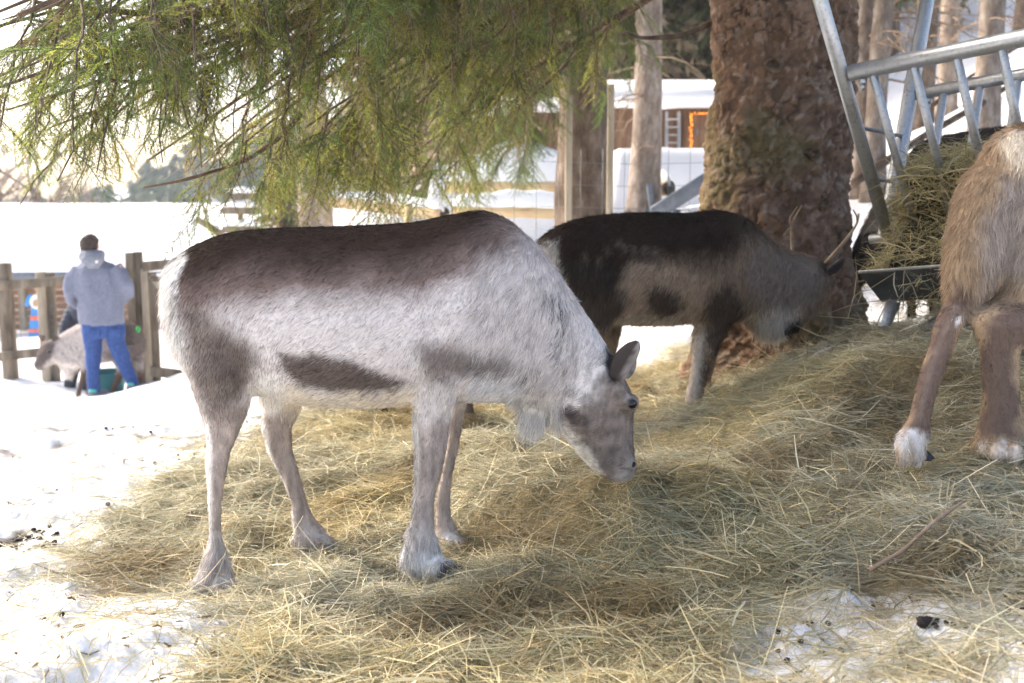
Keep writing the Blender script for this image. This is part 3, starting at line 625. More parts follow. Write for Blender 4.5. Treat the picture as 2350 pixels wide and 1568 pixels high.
# --- the dark reindeer by the big trunk
def col_dark(u, v, P):
    nz = fbm(P*12, 3, 13)*14; nf = fbm(P*50, 2, 16)*6; uu = u+nz; vv = v+nz+nf
    c = np.tile(np.array([.33, .24, .17]), (len(u), 1))
    c = lerp(c, (.46, .345, .25), soft(uu, vv, [(1440, 610), (1560, 600), (1640, 640), (1600, 735), (1430, 735), (1420, 680)], 20)*.8)
    mid = np.interp(u, [1230, 1290, 1400, 1450, 1550, 1640, 1700, 1740, 1800, 1880], [600, 690, 690, 600, 600, 600, 570, 545, 560, 585])
    c = lerp(c, (.052, .031, .021), (1-sstep(-34, 26, vv-mid))*np.interp(u, [1200, 1660, 1740, 1800], [1, 1, .75, .35]))
    c = lerp(c, (.055, .042, .035), soft(uu, vv, [(1280, 600), (1410, 600), (1430, 700), (1400, 760), (1350, 760)], 16)*.8)
    for (a, b) in ((1420, 560), (1433, 568), (1455, 572), (1398, 575), (1480, 575), (1345, 590), (1375, 598), (1500, 580)): c = lerp(c, (.22, .17, .13), (1-sstep(4, 11, np.hypot((u-a), (v-b)*.7)+nf*.5))*.6)
    c = lerp(c, (.05, .034, .028), soft(u+nf*1.5, v+nf*1.5, [(1488, 668), (1515, 655), (1560, 672), (1572, 700), (1545, 728), (1505, 722), (1486, 695)], 14)*.85)
    c = lerp(c, (.05, .04, .038), soft(u+nf, v+nf, [(1410, 665), (1440, 660), (1450, 690), (1425, 700)], 10)*.7)
    c = lerp(c, CREAM, soft(uu, vv, [(1425, 718), (1480, 735), (1600, 722), (1610, 770), (1430, 770)], 12)*.7)
    c = lerp(c, (.70, .62, .54), soft(u+nf, v+nf, [(1225, 590), (1240, 560), (1282, 545), (1280, 590), (1290, 630), (1320, 690), (1300, 690), (1250, 640)], 9)*.9)
    c = lerp(c, (.065, .05, .042), soft(uu, vv, [(1645, 640), (1690, 660), (1712, 700), (1660, 800), (1625, 880), (1608, 880), (1640, 760), (1610, 690)], 12)*.8)
    c = lerp(c, (.68, .62, .55), soft(u+nf, v, [(1600, 745), (1622, 760), (1612, 830), (1605, 880), (1608, 940), (1560, 940), (1585, 850), (1590, 780)], 8)*.85)
    c = lerp(c, (.34, .28, .24), soft(uu, vv, [(1740, 560), (1800, 580), (1890, 610), (1880, 680), (1820, 720), (1740, 700), (1715, 640)], 20)*.8)
    c = lerp(c, (.74, .68, .60), soft(u+nf, v+nf, [(1720, 720), (1790, 705), (1832, 712), (1800, 780), (1755, 785)], 14)*.9)
    c = lerp(c, (.72, .60, .48), soft(u, v, [(1822, 712), (1845, 700), (1840, 728), (1818, 738)], 6)*.8)
    c = lerp(c, (.022, .018, .018), soft(u, v, [(1800, 742), (1835, 730), (1845, 750), (1815, 772), (1798, 765)], 6)*.95)
    c = lerp(c, (.05, .04, .036), soft(uu, v, [(1888, 590), (1925, 585), (1925, 640), (1895, 660)], 10)*.6)
    c = lerp(c, (.75, .70, .65), soft(u, v, [(1275, 1000), (1330, 1000), (1330, 1070), (1275, 1070)], 10))
    return c
FLOW_D = [(1300, 560, -.6, .7), (1450, 520, -1, .3), (1600, 510, -.95, .35), (1700, 560, -.7, .7), (1500, 650, -.8, .5), (1350, 680, -.2, 1), (1600, 830, 0, 1), (1780, 640, -.7, .6), (1850, 650, -.6, .3), (1770, 740, 0, 1), (1640, 700, -.3, 1), (1255, 600, -.4, 1), (1305, 980, 0, 1)]
def len_d(u, v): return np.where(v > 760, .018, .034) + .05*soft(u, v, [(1720, 730), (1800, 720), (1800, 780), (1740, 790)], 12)
pd = Plane(4.95, .0014, 1592)
SEC_D = [(1231, 564, 1231, 600, .03), (1250, 546, 1240, 650, .08), (1275, 527, 1290, 700, .13), (1319, 508, 1345, 735, .165), (1385, 495, 1400, 740, .18), (1483, 490, 1490, 743, .2), (1581, 491, 1590, 738, .2), (1645, 484, 1655, 733, .18), (1696, 497, 1690, 733, .16), (1735, 525, 1705, 733, .14),
         (1770, 552, 1715, 738, .125), (1810, 575, 1725, 752, .115), (1850, 586, 1740, 766, .105), (1885, 602, 1758, 770, .10), (1899, 627, 1772, 768, .09), (1893, 657, 1785, 767, .08), (1878, 687, 1795, 765, .065), (1858, 715, 1806, 762, .05), (1842, 738, 1814, 760, .036)]
LEG_D = [([(690, 1590, 1690), (735, 1601, 1660), (768, 1595, 1644), (801, 1590, 1637), (834, 1590, 1627), (867, 1585, 1617), (899, 1578, 1611), (929, 1573, 1606)], -.08, .8),
         ([(700, 1640, 1700), (760, 1622, 1662), (820, 1614, 1640), (870, 1612, 1630), (900, 1610, 1630), (918, 1612, 1632)], .12, .9),
         ([(640, 1290, 1430), (735, 1295, 1400), (780, 1330, 1385), (830, 1318, 1358), (880, 1305, 1337), (960, 1297, 1323), (1020, 1288, 1316), (1054, 1284, 1328)], -.02, .8),
         ([(640, 1310, 1430), (735, 1350, 1420), (790, 1375, 1415), (850, 1372, 1400), (920, 1368, 1392), (970, 1362, 1394)], .2, .85)]
base = at(1560, 930, 4.8); base[2] = H(base[0], base[1])[0]
t = animal('dark brown reindeer with thin antlers, head down against the big spruce trunk', pd, base, SEC_D, LEG_D, [], col_dark, FLOW_D, len_d, 52000, .012, 23, .0009)
for ear in (ear_mesh(pd.p(1893, 622, -.08), pd.p(1937, 592, -.12), .035, np.array([.3, -.3, .8]), .02),): ear_part(t, ear, (.05, .04, .036), (.16, .13, .12), 5)
def antler(t, paths):
    ps = []
    for pts, r0, r1 in paths:
        P = np.array(pts); k = np.linspace(0, 1, 12); Q = np.stack([np.interp(k, np.linspace(0, 1, len(P)), P[:, c]) for c in range(3)], -1); Q[1:-1] = (Q[:-2]+Q[1:-1]*2+Q[2:])/4
        ps.append(tube(Q, np.linspace(r0, r1, 12), 8, noise=.001))
    V, F = join(ps); mesh('antler', V, F, MAT['antler'], t)
antler(t, [([pd.p(1819, 585, .06), pd.p(1817, 545, .06), pd.p(1816, 520, .05), pd.p(1824, 498, .02), pd.p(1840, 472, 0)], .010, .005), ([pd.p(1817, 522, .05), pd.p(1808, 528, .02), pd.p(1798, 541, 0)], .006, .003), ([pd.p(1816, 522, .05), pd.p(1812, 500, .05), pd.p(1830, 474, .04)], .006, .003)])
antler(t, [([pd.p(1895, 605, -.02), pd.p(1925, 570, -.08), pd.p(1950, 540, -.1), pd.p(1968, 512, -.1), pd.p(1971, 490, -.1)], .011, .005), ([pd.p(1968, 512, -.1), pd.p(1966, 495, -.13), pd.p(1958, 482, -.14)], .006, .003)])
hoof(t, at(1592, 927, 4.88), (1, .2, 0), .07, .09, .03); hoof(t, at(1305, 1050, 4.4), (1, .3, 0), .08, .09, .04)

# --- the tan reindeer at the feeder, hindquarters
def col_tan(u, v, P):
    nz = fbm(P*14, 3, 33)*12; nf = fbm(P*60, 2, 36)*6; uu = u+nz; vv = v+nz+nf
    c = np.tile(np.array([.43, .31, .20]), (len(u), 1))
    c = lerp(c, (.45, .40, .37), soft(uu, vv, [(2250, 560), (2300, 420), (2400, 380), (2700, 400), (2700, 700), (2290, 620), (2240, 690)], 30)*.7)
    c = lerp(c, (.78, .70, .58), soft(u+nf, v+nf, [(2290, 330), (2320, 300), (2370, 300), (2360, 390), (2325, 385)], 11)*.95)
    c = lerp(c, (.27, .17, .11), soft(uu, vv, [(2320, 260), (2420, 240), (2700, 230), (2700, 330), (2420, 320), (2360, 310)], 12)*.8)
    dk = soft(uu, vv, [(2185, 640), (2225, 650), (2225, 720), (2190, 760), (2150, 1000), (2080, 1000), (2100, 850), (2160, 720)], 14); c = lerp(c, (.19, .13, .10), dk)
    dk = soft(uu, vv, [(2250, 735), (2300, 700), (2420, 690), (2420, 800), (2330, 800), (2340, 1010), (2250, 1010)], 14); c = lerp(c, (.17, .12, .095), dk)
    c = lerp(c, (.42, .33, .27), (1-sstep(3, 9, line_d(u, v, [(2196, 700), (2150, 800), (2128, 880), (2112, 960)])))*.22)
    c = lerp(c, (.8, .75, .7), soft(u, v, [(2192, 735), (2206, 722), (2206, 738), (2194, 750)], 3))
    ft = np.clip(.75+.6*fbm(P*np.array([60, 60, 25.]), 2, 91), .25, 1); c = lerp(c, (.74, .71, .69), ft*soft(uu*.3+u*.7, vv, [(2030, 1000), (2080, 985), (2140, 1000), (2140, 1090), (2030, 1090)], 12))
    c = lerp(c, (.74, .71, .69), ft*soft(u, vv, [(2240, 1020), (2300, 1022), (2420, 1030), (2420, 1080), (2240, 1080)], 10))
    return c
FLOW_T = [(2300, 340, -.5, .9), (2240, 480, -.25, 1), (2210, 600, -.1, 1), (2290, 560, -.1, 1), (2400, 500, -.7, .7), (2160, 780, -.2, 1), (2110, 900, -.2, 1), (2090, 1030, -.1, 1), (2290, 760, .1, 1), (2300, 900, 0, 1), (2300, 1030, 0, 1), (2500, 300, -1, .2)]
def len_t(u, v): return .036-.024*sstep(640, 740, v) + .004*sstep(985, 1010, v)
pt = Plane(3.16, .00147, 2240)
SEC_T = [(2305, 330, 2298, 420, .05), (2318, 306, 2304, 540, .11), (2345, 288, 2330, 620, .155), (2400, 274, 2395, 655, .185), (2470, 266, 2470, 655, .2), (2550, 258, 2550, 640, .2), (2620, 248, 2625, 620, .185), (2690, 246, 2690, 600, .15), (2735, 270, 2720, 590, .12), (2775, 330, 2745, 570, .1), (2800, 400, 2765, 560, .09), (2815, 460, 2780, 560, .08), (2815, 520, 2795, 580, .06), (2812, 560, 2800, 590, .04)]
LEG_T = [([(330, 2316, 2360), (365, 2280, 2380), (400, 2256, 2396), (449, 2236, 2390), (539, 2208, 2330), (600, 2195, 2296), (644, 2188, 2270), (697, 2182, 2232), (723, 2166, 2214), (750, 2154, 2197), (802, 2140, 2178), (855, 2120, 2156), (908, 2106, 2139), (960, 2094, 2127), (987, 2080, 2124), (1005, 2068, 2118), (1022, 2066, 2112), (1040, 2064, 2112), (1062, 2070, 2108)], .07, .7),
         ([(400, 2380, 2420), (440, 2345, 2450), (480, 2330, 2455), (560, 2330, 2450), (640, 2330, 2430), (686, 2316, 2412), (718, 2274, 2385), (745, 2258, 2350), (802, 2265, 2322), (860, 2270, 2322), (908, 2273, 2323), (960, 2270, 2330), (1003, 2264, 2342), (1024, 2261, 2360), (1048, 2268, 2372)], -.13, .75),
         ([(560, 2600, 2700), (640, 2620, 2680), (720, 2625, 2665), (800, 2628, 2660), (860, 2626, 2662), (880, 2624, 2668)], -.15, .85), ([(560, 2600, 2690), (640, 2610, 2660), (720, 2612, 2645), (800, 2610, 2638), (840, 2606, 2644)], .12, .85)]
base = at(2300, 1050, 3.15); base[2] = H(base[0], base[1])[0]
t = animal('tan reindeer with white rump patch and dark legs, standing with its hindquarters beside the feeder', pt, base, SEC_T, LEG_T, [ball(at(u_, v_, Y_), r_, 12, 8, (.75, .9, 1.0)) for u_, v_, Y_, r_ in ((2074, 1050, 3.17, .028), (2106, 1052, 3.16, .028), (2066, 1018, 3.18, .02), (2110, 1024, 3.15, .022), (2290, 1038, 3.02, .03), (2332, 1040, 3.0, .034))], col_tan, FLOW_T, len_t, 70000, .010, 37, .0007)
hoof(t, at(2112, 1052, 3.13), (.5, -.4, 0), .045, .06, .035); hoof(t, at(2320, 1044, 3.08), (1, .3, 0), .08, .09, .03)

# --- the led reindeer behind the man
def col_led(u, v, P):
    nz = fbm(P*5, 3, 43)*5; uu = u+nz; vv = v+nz
    c = np.tile(np.array([.55, .49, .46]), (len(u), 1))
    c = lerp(c, (.15, .11, .09), soft(uu, vv, [(225, 730), (340, 730), (345, 800), (300, 812), (250, 780)], 12)*.85)
    c = lerp(c, (.12, .09, .08), soft(uu, vv, [(230, 805), (290, 808), (340, 800), (330, 830), (240, 822)], 6)*.7)
    c = lerp(c, (.10, .075, .075), soft(uu, vv, [(70, 845), (92, 795), (120, 780), (132, 795), (120, 820), (98, 850)], 5)*.9)
    c = lerp(c, (.30, .23, .18), soft(uu, vv, [(95, 780), (110, 776), (105, 810), (92, 815)], 4)*.6)
    c = lerp(c, (.74, .68, .63), soft(uu, vv, [(128, 830), (180, 835), (175, 880), (145, 870)], 6))
    c = lerp(c, (.17, .11, .085), sstep(842, 856, vv)*(u > 165)); return c
pl3 = Plane(11.3); FL3 = [(250, 760, 1, .3), (300, 800, .3, 1), (150, 800, .7, .6), (200, 880, 0, 1), (110, 810, .7, -.4)]
SEC_3 = [(77, 838, 87, 851, .04), (88, 808, 108, 845, .06), (100, 786, 125, 834, .075), (125, 776, 140, 838, .09), (150, 760, 158, 850, .1), (180, 744, 184, 850, .13), (210, 739, 205, 835, .18), (250, 737, 245, 830, .2), (290, 737, 285, 825, .2), (315, 749, 310, 820, .17), (328, 771, 326, 810, .1), (333, 786, 332, 800, .04)]
LEG_3 = [([(810, 185, 212), (840, 186, 204), (860, 184, 197), (890, 177, 188), (912, 172, 185)], -.1, .85), ([(810, 190, 215), (850, 196, 210), (890, 198, 208), (908, 196, 210)], .12, .85),
         ([(790, 255, 320), (826, 258, 300), (845, 268, 288), (870, 262, 278), (900, 250, 262), (910, 246, 260)], -.1, .85), ([(790, 290, 332), (830, 305, 330), (855, 316, 330), (885, 314, 324), (902, 308, 324)], .12, .85)]
base = at(220, 912, 11.3); base[2] = H(base[0], base[1])[0]
t = animal('light necked brown reindeer with dark muzzle, led by the man in jeans', pl3, base, SEC_3, LEG_3, [legs_tube(pl3, [(830, 128, 185), (850, 140, 180), (872, 150, 168)], 0, .5)], col_led, FL3, lambda u, v: np.full(u.shape, .03), 12000, .022, 47, .0016)
for (a, b) in (((99, 782), (92, 770)), ((124, 784), (134, 773))): ear_part(t, ear_mesh(pl3.p(*a, -.05), pl3.p(*b, -.12), .035, np.array([1., 0, .3]), .02), (.07, .055, .05), (.25, .2, .18), 6)
V, F = ball(pl3.p(113, 808, -.08), .022, 10, 8); mesh('eye', V, F, MAT['eye'], t)
V, F = ball(pl3.p(317, 756, -.16), .032, 10, 8, (.8, .3, 1.2)); tag(mesh('colour_mark', V, F, MAT['green_tag'], t), 'small green mark on the rump')

# --- the reindeer on the far side of the feeder
def col_back(u, v, P):
    nz = fbm(P*9, 3, 53)*10; c = np.tile(np.array([.07, .05, .04]), (len(u), 1))
    c = lerp(c, (.36, .28, .21), soft(u+nz, v+nz, [(1978, 480), (2030, 420), (2060, 470), (2010, 560), (1980, 560)], 12)*.9)
    c = lerp(c, (.42, .34, .27), (1-sstep(2, 6, line_d(u, v, [(2147, 660), (2140, 720), (2138, 760)])))*.7); return c
pl5 = Plane(5.9); FL5 = [(2200, 310, 1, .2), (2300, 400, .8, .5), (2000, 520, .6, .7), (2150, 680, 0, 1), (1960, 620, .5, -.3)]
SEC_5 = [(1957, 650, 1983, 658, .04), (1951, 612, 1993, 642, .06), (1958, 572, 2010, 620, .08), (1985, 512, 2040, 600, .09), (2030, 432, 2080, 580, .1), (2080, 362, 2110, 560, .13), (2122, 322, 2140, 540, .17), (2206, 304, 2206, 545, .19), (2290, 291, 2300, 540, .19), (2380, 282, 2390, 530, .17), (2430, 300, 2430, 480, .1), (2450, 330, 2448, 420, .04)]
LEG_5 = [([(500, 2110, 2200), (560, 2125, 2185), (640, 2130, 2172), (690, 2130, 2165), (740, 2132, 2158), (765, 2128, 2160)], -.1, .85), ([(500, 2080, 2150), (560, 2075, 2120), (640, 2078, 2106), (700, 2080, 2102), (752, 2078, 2106)], .12, .85),
         ([(480, 2350, 2440), (560, 2375, 2425), (620, 2390, 2420), (690, 2380, 2402), (735, 2376, 2404)], -.1, .85), ([(480, 2350, 2440), (560, 2390, 2440), (620, 2410, 2436), (690, 2402, 2422), (725, 2398, 2424)], .12, .85)]
base = at(2250, 750, 5.9); base[2] = H(base[0], base[1])[0]
t = animal('almost black reindeer on the far side of the feeder, head lowered beyond the trough end', pl5, base, SEC_5, LEG_5, [], col_back, FL5, lambda u, v: np.full(u.shape, .03), 14000, .018, 57, .0011)
ear_part(t, ear_mesh(pl5.p(1985, 560, -.08), pl5.p(2015, 535, -.16), .035, np.array([.3, 0, .9]), .02), (.05, .04, .035), (.2, .16, .13), 7)
# --- a reindeer standing behind the pale one: only its hooves show
def col_hid(u, v, P):
    c = np.tile(np.array([.16, .12, .095]), (len(u), 1)); c = lerp(c, (.55, .45, .38), soft(u, v, [(855, 930), (876, 930), (872, 965), (855, 965)], 4)); return lerp(c, (.02, .016, .016), soft(u, v, [(874, 930), (900, 930), (900, 965), (872, 965)], 4))
pl6 = Plane(5.05, -.0006, 877); FL6 = [(900, 650, -1, .3), (880, 900, 0, 1)]
SEC_6 = [(700, 600, 700, 640, .03), (720, 580, 715, 690, .1), (770, 560, 770, 740, .16), (860, 556, 860, 765, .19), (960, 556, 960, 765, .19), (1040, 552, 1040, 755, .16), (1090, 575, 1070, 750, .13), (1130, 610, 1090, 745, .11), (1165, 660, 1110, 750, .1), (1180, 710, 1125, 770, .085), (1180, 760, 1140, 800, .06), (1180, 800, 1155, 815, .04)]
LEG_6 = [([(690, 830, 930), (760, 850, 915), (820, 862, 895), (880, 866, 888), (920, 865, 886), (940, 862, 892), (955, 862, 894)], -.05, .85), ([(690, 780, 850), (760, 800, 840), (820, 812, 836), (890, 814, 832), (926, 810, 834)], .2, .85),
         ([(690, 1040, 1110), (780, 1055, 1100), (860, 1062, 1090), (930, 1066, 1088), (960, 1064, 1094), (975, 1064, 1096)], -.05, .85), ([(690, 990, 1050), (780, 1000, 1036), (860, 1002, 1028), (920, 1004, 1026), (938, 1002, 1030)], .2, .85)]
base = at(980, 960, 5.05); base[2] = H(base[0], base[1])[0]
t = animal('reindeer hidden behind the pale grazing one, only dark hooves showing under its belly', pl6, base, SEC_6, LEG_6, [], col_hid, FL6, lambda u, v: np.full(u.shape, .02), 5000, .018, 67, .001)

# ------------------------------------------------------------------ hay feeder
A_ = R(38); TAU = R(6.6)
fa = np.array([math.cos(A_)*math.cos(TAU), -math.sin(A_)*math.cos(TAU), math.sin(TAU)]); fp = np.array([math.sin(A_), math.cos(A_), 0.]); fz = np.array([0, 0, 1.])
FN = at(1932, 172, 4.3); FW = .95; FLEN = 2.05
def fd(s, p, z): return FN + fa*s + fp*p + fz*z
fb = fd(0, .47, -1.15)
t = thing('hay_feeder', 'galvanised steel hay rack with slanted bars above a feeding trough', 'hay feeder', fb)
def part(name, VF, mat, parent, smooth=True): return mesh(name, VF[0], VF[1], MAT[mat], parent, smooth=smooth)
for s in (0, FLEN):
    n0, b0 = fd(s, 0, 0), fd(s+.085, .45, -.70); e0 = n0 + (n0-b0)*1.15
    part('post', tube([b0, n0, e0], .029, 18), 'galv', t)
    n1, b1 = fd(s, FW, 0), fd(s+.05, .51, -.70); e1 = n1 + (n1-b1)*1.15
    part('post', beam(b1, e1, .062, .062, fa, .2), 'galv', t)
    for k in (.30, .62): part('tie_rod', tube([n0*(1-k)+b0*k, n1*(1-k)+b1*k], .0085, 8), 'steel', t)
for p, r in ((0, .034), (FW, .030)):
    rail = part('top_rail', tube([fd(.035, p, .0), fd(FLEN*.5, p, 0), fd(FLEN-.03, p, 0)], r, 18), 'galv', t)
    for s in (.09, FLEN-.09):
        V, F = join([tube([fd(s, p, -r), fd(s, p, -r-.022)], .017, 6), tube([fd(s, p, -r-.022), fd(s, p, -r-.045)], .010, 8)]); mesh('bolt', V, F, MAT['galv'], rail)
part('bottom_rail', tube([fd(0, .45, -.70), fd(FLEN, .45, -.70)], .022, 12), 'galv', t); part('bottom_rail', tube([fd(0, .51, -.70), fd(FLEN, .51, -.70)], .022, 12), 'galv', t)
for i in range(12):
    s = .13+.163*i
    if s < FLEN-.03:
        part('bar', tube([fd(s, 0, -.02), fd(s+.085, .45, -.70)], .0175, 12), 'galv', t); part('bar', beam(fd(s+.03, FW, -.02), fd(s+.08, .51, -.70), .034, .034, fa, .2), 'galv', t)
def trough():
    z1, z0 = -.845, -.985; o = [fd(.05, .17, z1), fd(.05, .79, z1), fd(FLEN, .79, z1), fd(FLEN, .17, z1)]; i = [fd(.12, .28, z0), fd(.12, .68, z0), fd(FLEN-.07, .68, z0), fd(FLEN-.07, .28, z0)]
    c = np.mean(o+i, 0); V = o+i+[q+(c-q)*.02+fz*.002 for q in o]+[q+(c-q)*.03+fz*.004 for q in i]; F = []
    for k in range(4):
        j = (k+1) % 4; F += [(k, j, 4+j, 4+k), (8+k, 12+k, 12+j, 8+j), (k, 8+k, 8+j, j)]
    F += [(4, 5, 6, 7), (15, 14, 13, 12)]; return np.array(V), F
MAT['trough'] = M('dark_trough_sheet', (.06, .065, .07), .45, .4, noisy([(.3, (.045, .05, .055)), (.7, (.09, .095, .10))], 8, bs=.1), .4)
tr = part('trough', trough(), 'trough', t, smooth=False)
for (a, b) in ((.17, .17), (.79, .79)): part('rim', tube([fd(.05, a, -.842), fd(FLEN, b, -.842)], .008, 8), 'galv', tr)
for (s, p, ds, dp) in ((.17, .30, -.05, -.07), (.26, .66, .08, .10), (FLEN-.2, .30, .05, -.07), (FLEN-.25, .66, .0, .10)):
    q0 = fd(s, p, -.99); q1 = fd(s+ds, p+dp, -1.3); q1[2] = HD(q1[0], q1[1])[0]-.05; part('leg', tube([q0, q1], .031, 14), 'galv', t)
# hay in the rack and trough
def rack_hay():
    Vs, Fs, Cs, n = [], [], [], 0; r = np.random.default_rng(77)
    def core(top, prof, s0, s1, seed):
        nonlocal n
        rg = []
        for s in np.linspace(s0, s1, 26):
            e = min(1, (s-s0)/.10+.25, (s1-s)/.10+.25)
            rg.append([fd(s+max(0, -z)*.12 if s < .8 else s, p, z) for p, z in [(.47+(p-.47)*e, (z if z < top-.18 else top-.18+(z-top+.18)*e)) for p, z in prof]])
        V, F = rings(rg); V = V + (fbm(V*9, 3, seed)*.03)[:, None]*nrm(V-V.mean(0)); return V, F
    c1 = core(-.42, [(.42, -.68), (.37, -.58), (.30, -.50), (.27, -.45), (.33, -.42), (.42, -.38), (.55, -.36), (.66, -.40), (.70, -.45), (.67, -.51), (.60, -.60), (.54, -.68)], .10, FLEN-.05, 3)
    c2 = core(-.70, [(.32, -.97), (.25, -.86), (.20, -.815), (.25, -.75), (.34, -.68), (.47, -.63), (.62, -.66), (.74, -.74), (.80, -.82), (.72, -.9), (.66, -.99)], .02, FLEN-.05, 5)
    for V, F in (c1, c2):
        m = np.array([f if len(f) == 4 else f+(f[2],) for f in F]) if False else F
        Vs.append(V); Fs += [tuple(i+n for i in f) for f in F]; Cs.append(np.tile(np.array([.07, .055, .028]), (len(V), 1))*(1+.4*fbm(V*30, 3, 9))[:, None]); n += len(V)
        vq = V[((V-FN)@fa) < 1.3]; q = vq[r.integers(0, len(vq), 11000)] + r.normal(0, .03, (11000, 3))
        q = q[~((((q-FN)@fp) < .21) & (q[:, 2] < FN[2]+.116*((q-FN)@fa)/.993-.80))]
        bv, bf, bc = blades(q, .12, .0030, .5, seed=int(n), curl=.8); Vs.append(bv); Fs += [tuple(f+n) for f in bf]; Cs.append(bc*np.array([1.08, .98, .72])); n += len(bv)
    q = np.array([fd(r.uniform(0, .9), r.normal(.14, .02), -.86-abs(r.normal(0, .06))) for _ in range(28)]); bv, bf, bc = blades(q, .2, .003, 1.0, seed=91, curl=.6); Vs.append(bv); Fs += [tuple(f+n) for f in bf]; Cs.append(bc*.8)
    return np.concatenate(Vs), Fs, np.clip(np.concatenate(Cs), .01, 1)
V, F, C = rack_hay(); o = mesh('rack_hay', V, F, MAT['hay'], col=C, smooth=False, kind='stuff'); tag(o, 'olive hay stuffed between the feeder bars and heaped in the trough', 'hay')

# ------------------------------------------------------------------ trees
def bark_trunk(rows, Y, seed, nseg=250, nv=330, zmin=None, zmax=9.):
    """the big trunk: rows of (v, uL, uR) read at depth Y, displaced into scaly plates"""
    cs, rs, zs = [], [], []
    for v, a, b in rows:
        A, B = at(a, v, Y), at(b, v, Y); cs.append((A+B)/2); rs.append(np.linalg.norm(B-A)/2); zs.append(cs[-1][2])
    o = np.argsort(zs); zs = np.array(zs)[o]; cs = np.array(cs)[o]; rs = np.array(rs)[o]
    lean = (cs[-1]-cs[0])/(zs[-1]-zs[0]); Z = np.concatenate([np.linspace(zs[0]-.25, 2.6, nv), np.linspace(2.65, zmax, 30)]); th = np.linspace(0, 2*np.pi, nseg, endpoint=False); Rg = []
    for z in Z:
        c = np.array([np.interp(z, zs, cs[:, k]) for k in range(3)]); r = np.interp(z, zs, rs)
        if z > zs[-1]: c = cs[-1]+lean*(z-zs[-1])*.5; r = rs[-1]*(1-.45*(z-zs[-1])/(zmax-zs[-1]))
        c[2] = z; fl = 1+.42*np.exp(-max(z-zs[0], 0)/.20)*(.6+.4*np.cos(th*3+1.2)*np.cos(th*2))
        Rg.append(np.stack([c[0]+np.cos(th)*r*fl, c[1]+np.sin(th)*r*fl, np.full(nseg, z)], -1))
    Rg = np.array(Rg); P = Rg.reshape(-1, 3); cen = np.repeat(Rg.mean(1), nseg, 0); out = P-cen; out[:, 2] = 0; out = nrm(out)
    wp = P + .045*np.stack([fbm(P*7, 2, seed+k) for k in range(3)], -1); d1, d2, cid = cells(wp*np.array([19, 19, 11.]), seed+3); e1, e2, cid2 = cells(wp*np.array([42, 42, 26.]), seed+13)
    plate = sstep(.02, .13, d2-d1+.05*fbm(P*50, 2, seed+2)); pl2 = sstep(.02, .16, e2-e1)
    brk = sstep(-.25, .35, fbm(P*6, 3, seed+31)); plate = 1-(1-plate)*(.25+.75*brk); disp = .012*plate*(.2+1.0*cid)*(.35+.65*brk) + .008*pl2*cid2 + .012*fbm(P*26, 4, seed+5) + .030*fbm(P*3.2, 3, seed+8)
    V = P + out*disp[:, None]; c = np.tile(np.array([.165, .102, .066]), (len(P), 1))
    c = c*(.8+.4*cid)[:, None]*(.85+.3*cid2)[:, None]; c = c*(1+.25*fbm(P*20, 4, seed+41))[:, None]; c = lerp(c, (.035, .023, .017), (1-plate)*.8); c = lerp(c, (.36, .29, .24), sstep(.72, .95, cid2)*pl2*.45)
    c = lerp(c, (.14, .14, .055), sstep(.15, .55, fbm(P*2.0, 3, seed+21))*.35); c = lerp(c, (.27, .17, .13), sstep(.25, .6, fbm(P*5.0, 3, seed+25))*.35); c = lerp(c, (.30, .25, .20), sstep(.45, .8, fbm(P*11, 3, seed+27))*.3)
    _, F = rings(Rg, False); return V, np.array(F), np.clip(c, .01, 1)
def knot(parent, c, out, r):
    out = nrm(np.asarray(out, float)); s = nrm(np.cross(out, [0, 0, 1.])); up = np.cross(s, out); rg = []
    for k, (rr, d) in enumerate(((1.5, -.02), (1.35, .012), (1.0, .022), (.75, .014), (.45, -.012), (.1, -.018))):
        rg.append([np.asarray(c)+out*d+(s*math.cos(a)*1.1+up*math.sin(a)*.85)*r*rr*(1+.12*math.sin(3*a+k)) for a in np.linspace(0, 2*np.pi, 16, endpoint=False)])
    V, F = rings(rg); V = V+.012*np.stack([fbm(V*30, 3, k) for k in range(3)], -1); mesh('knot', V, F, MAT['limb'], parent)
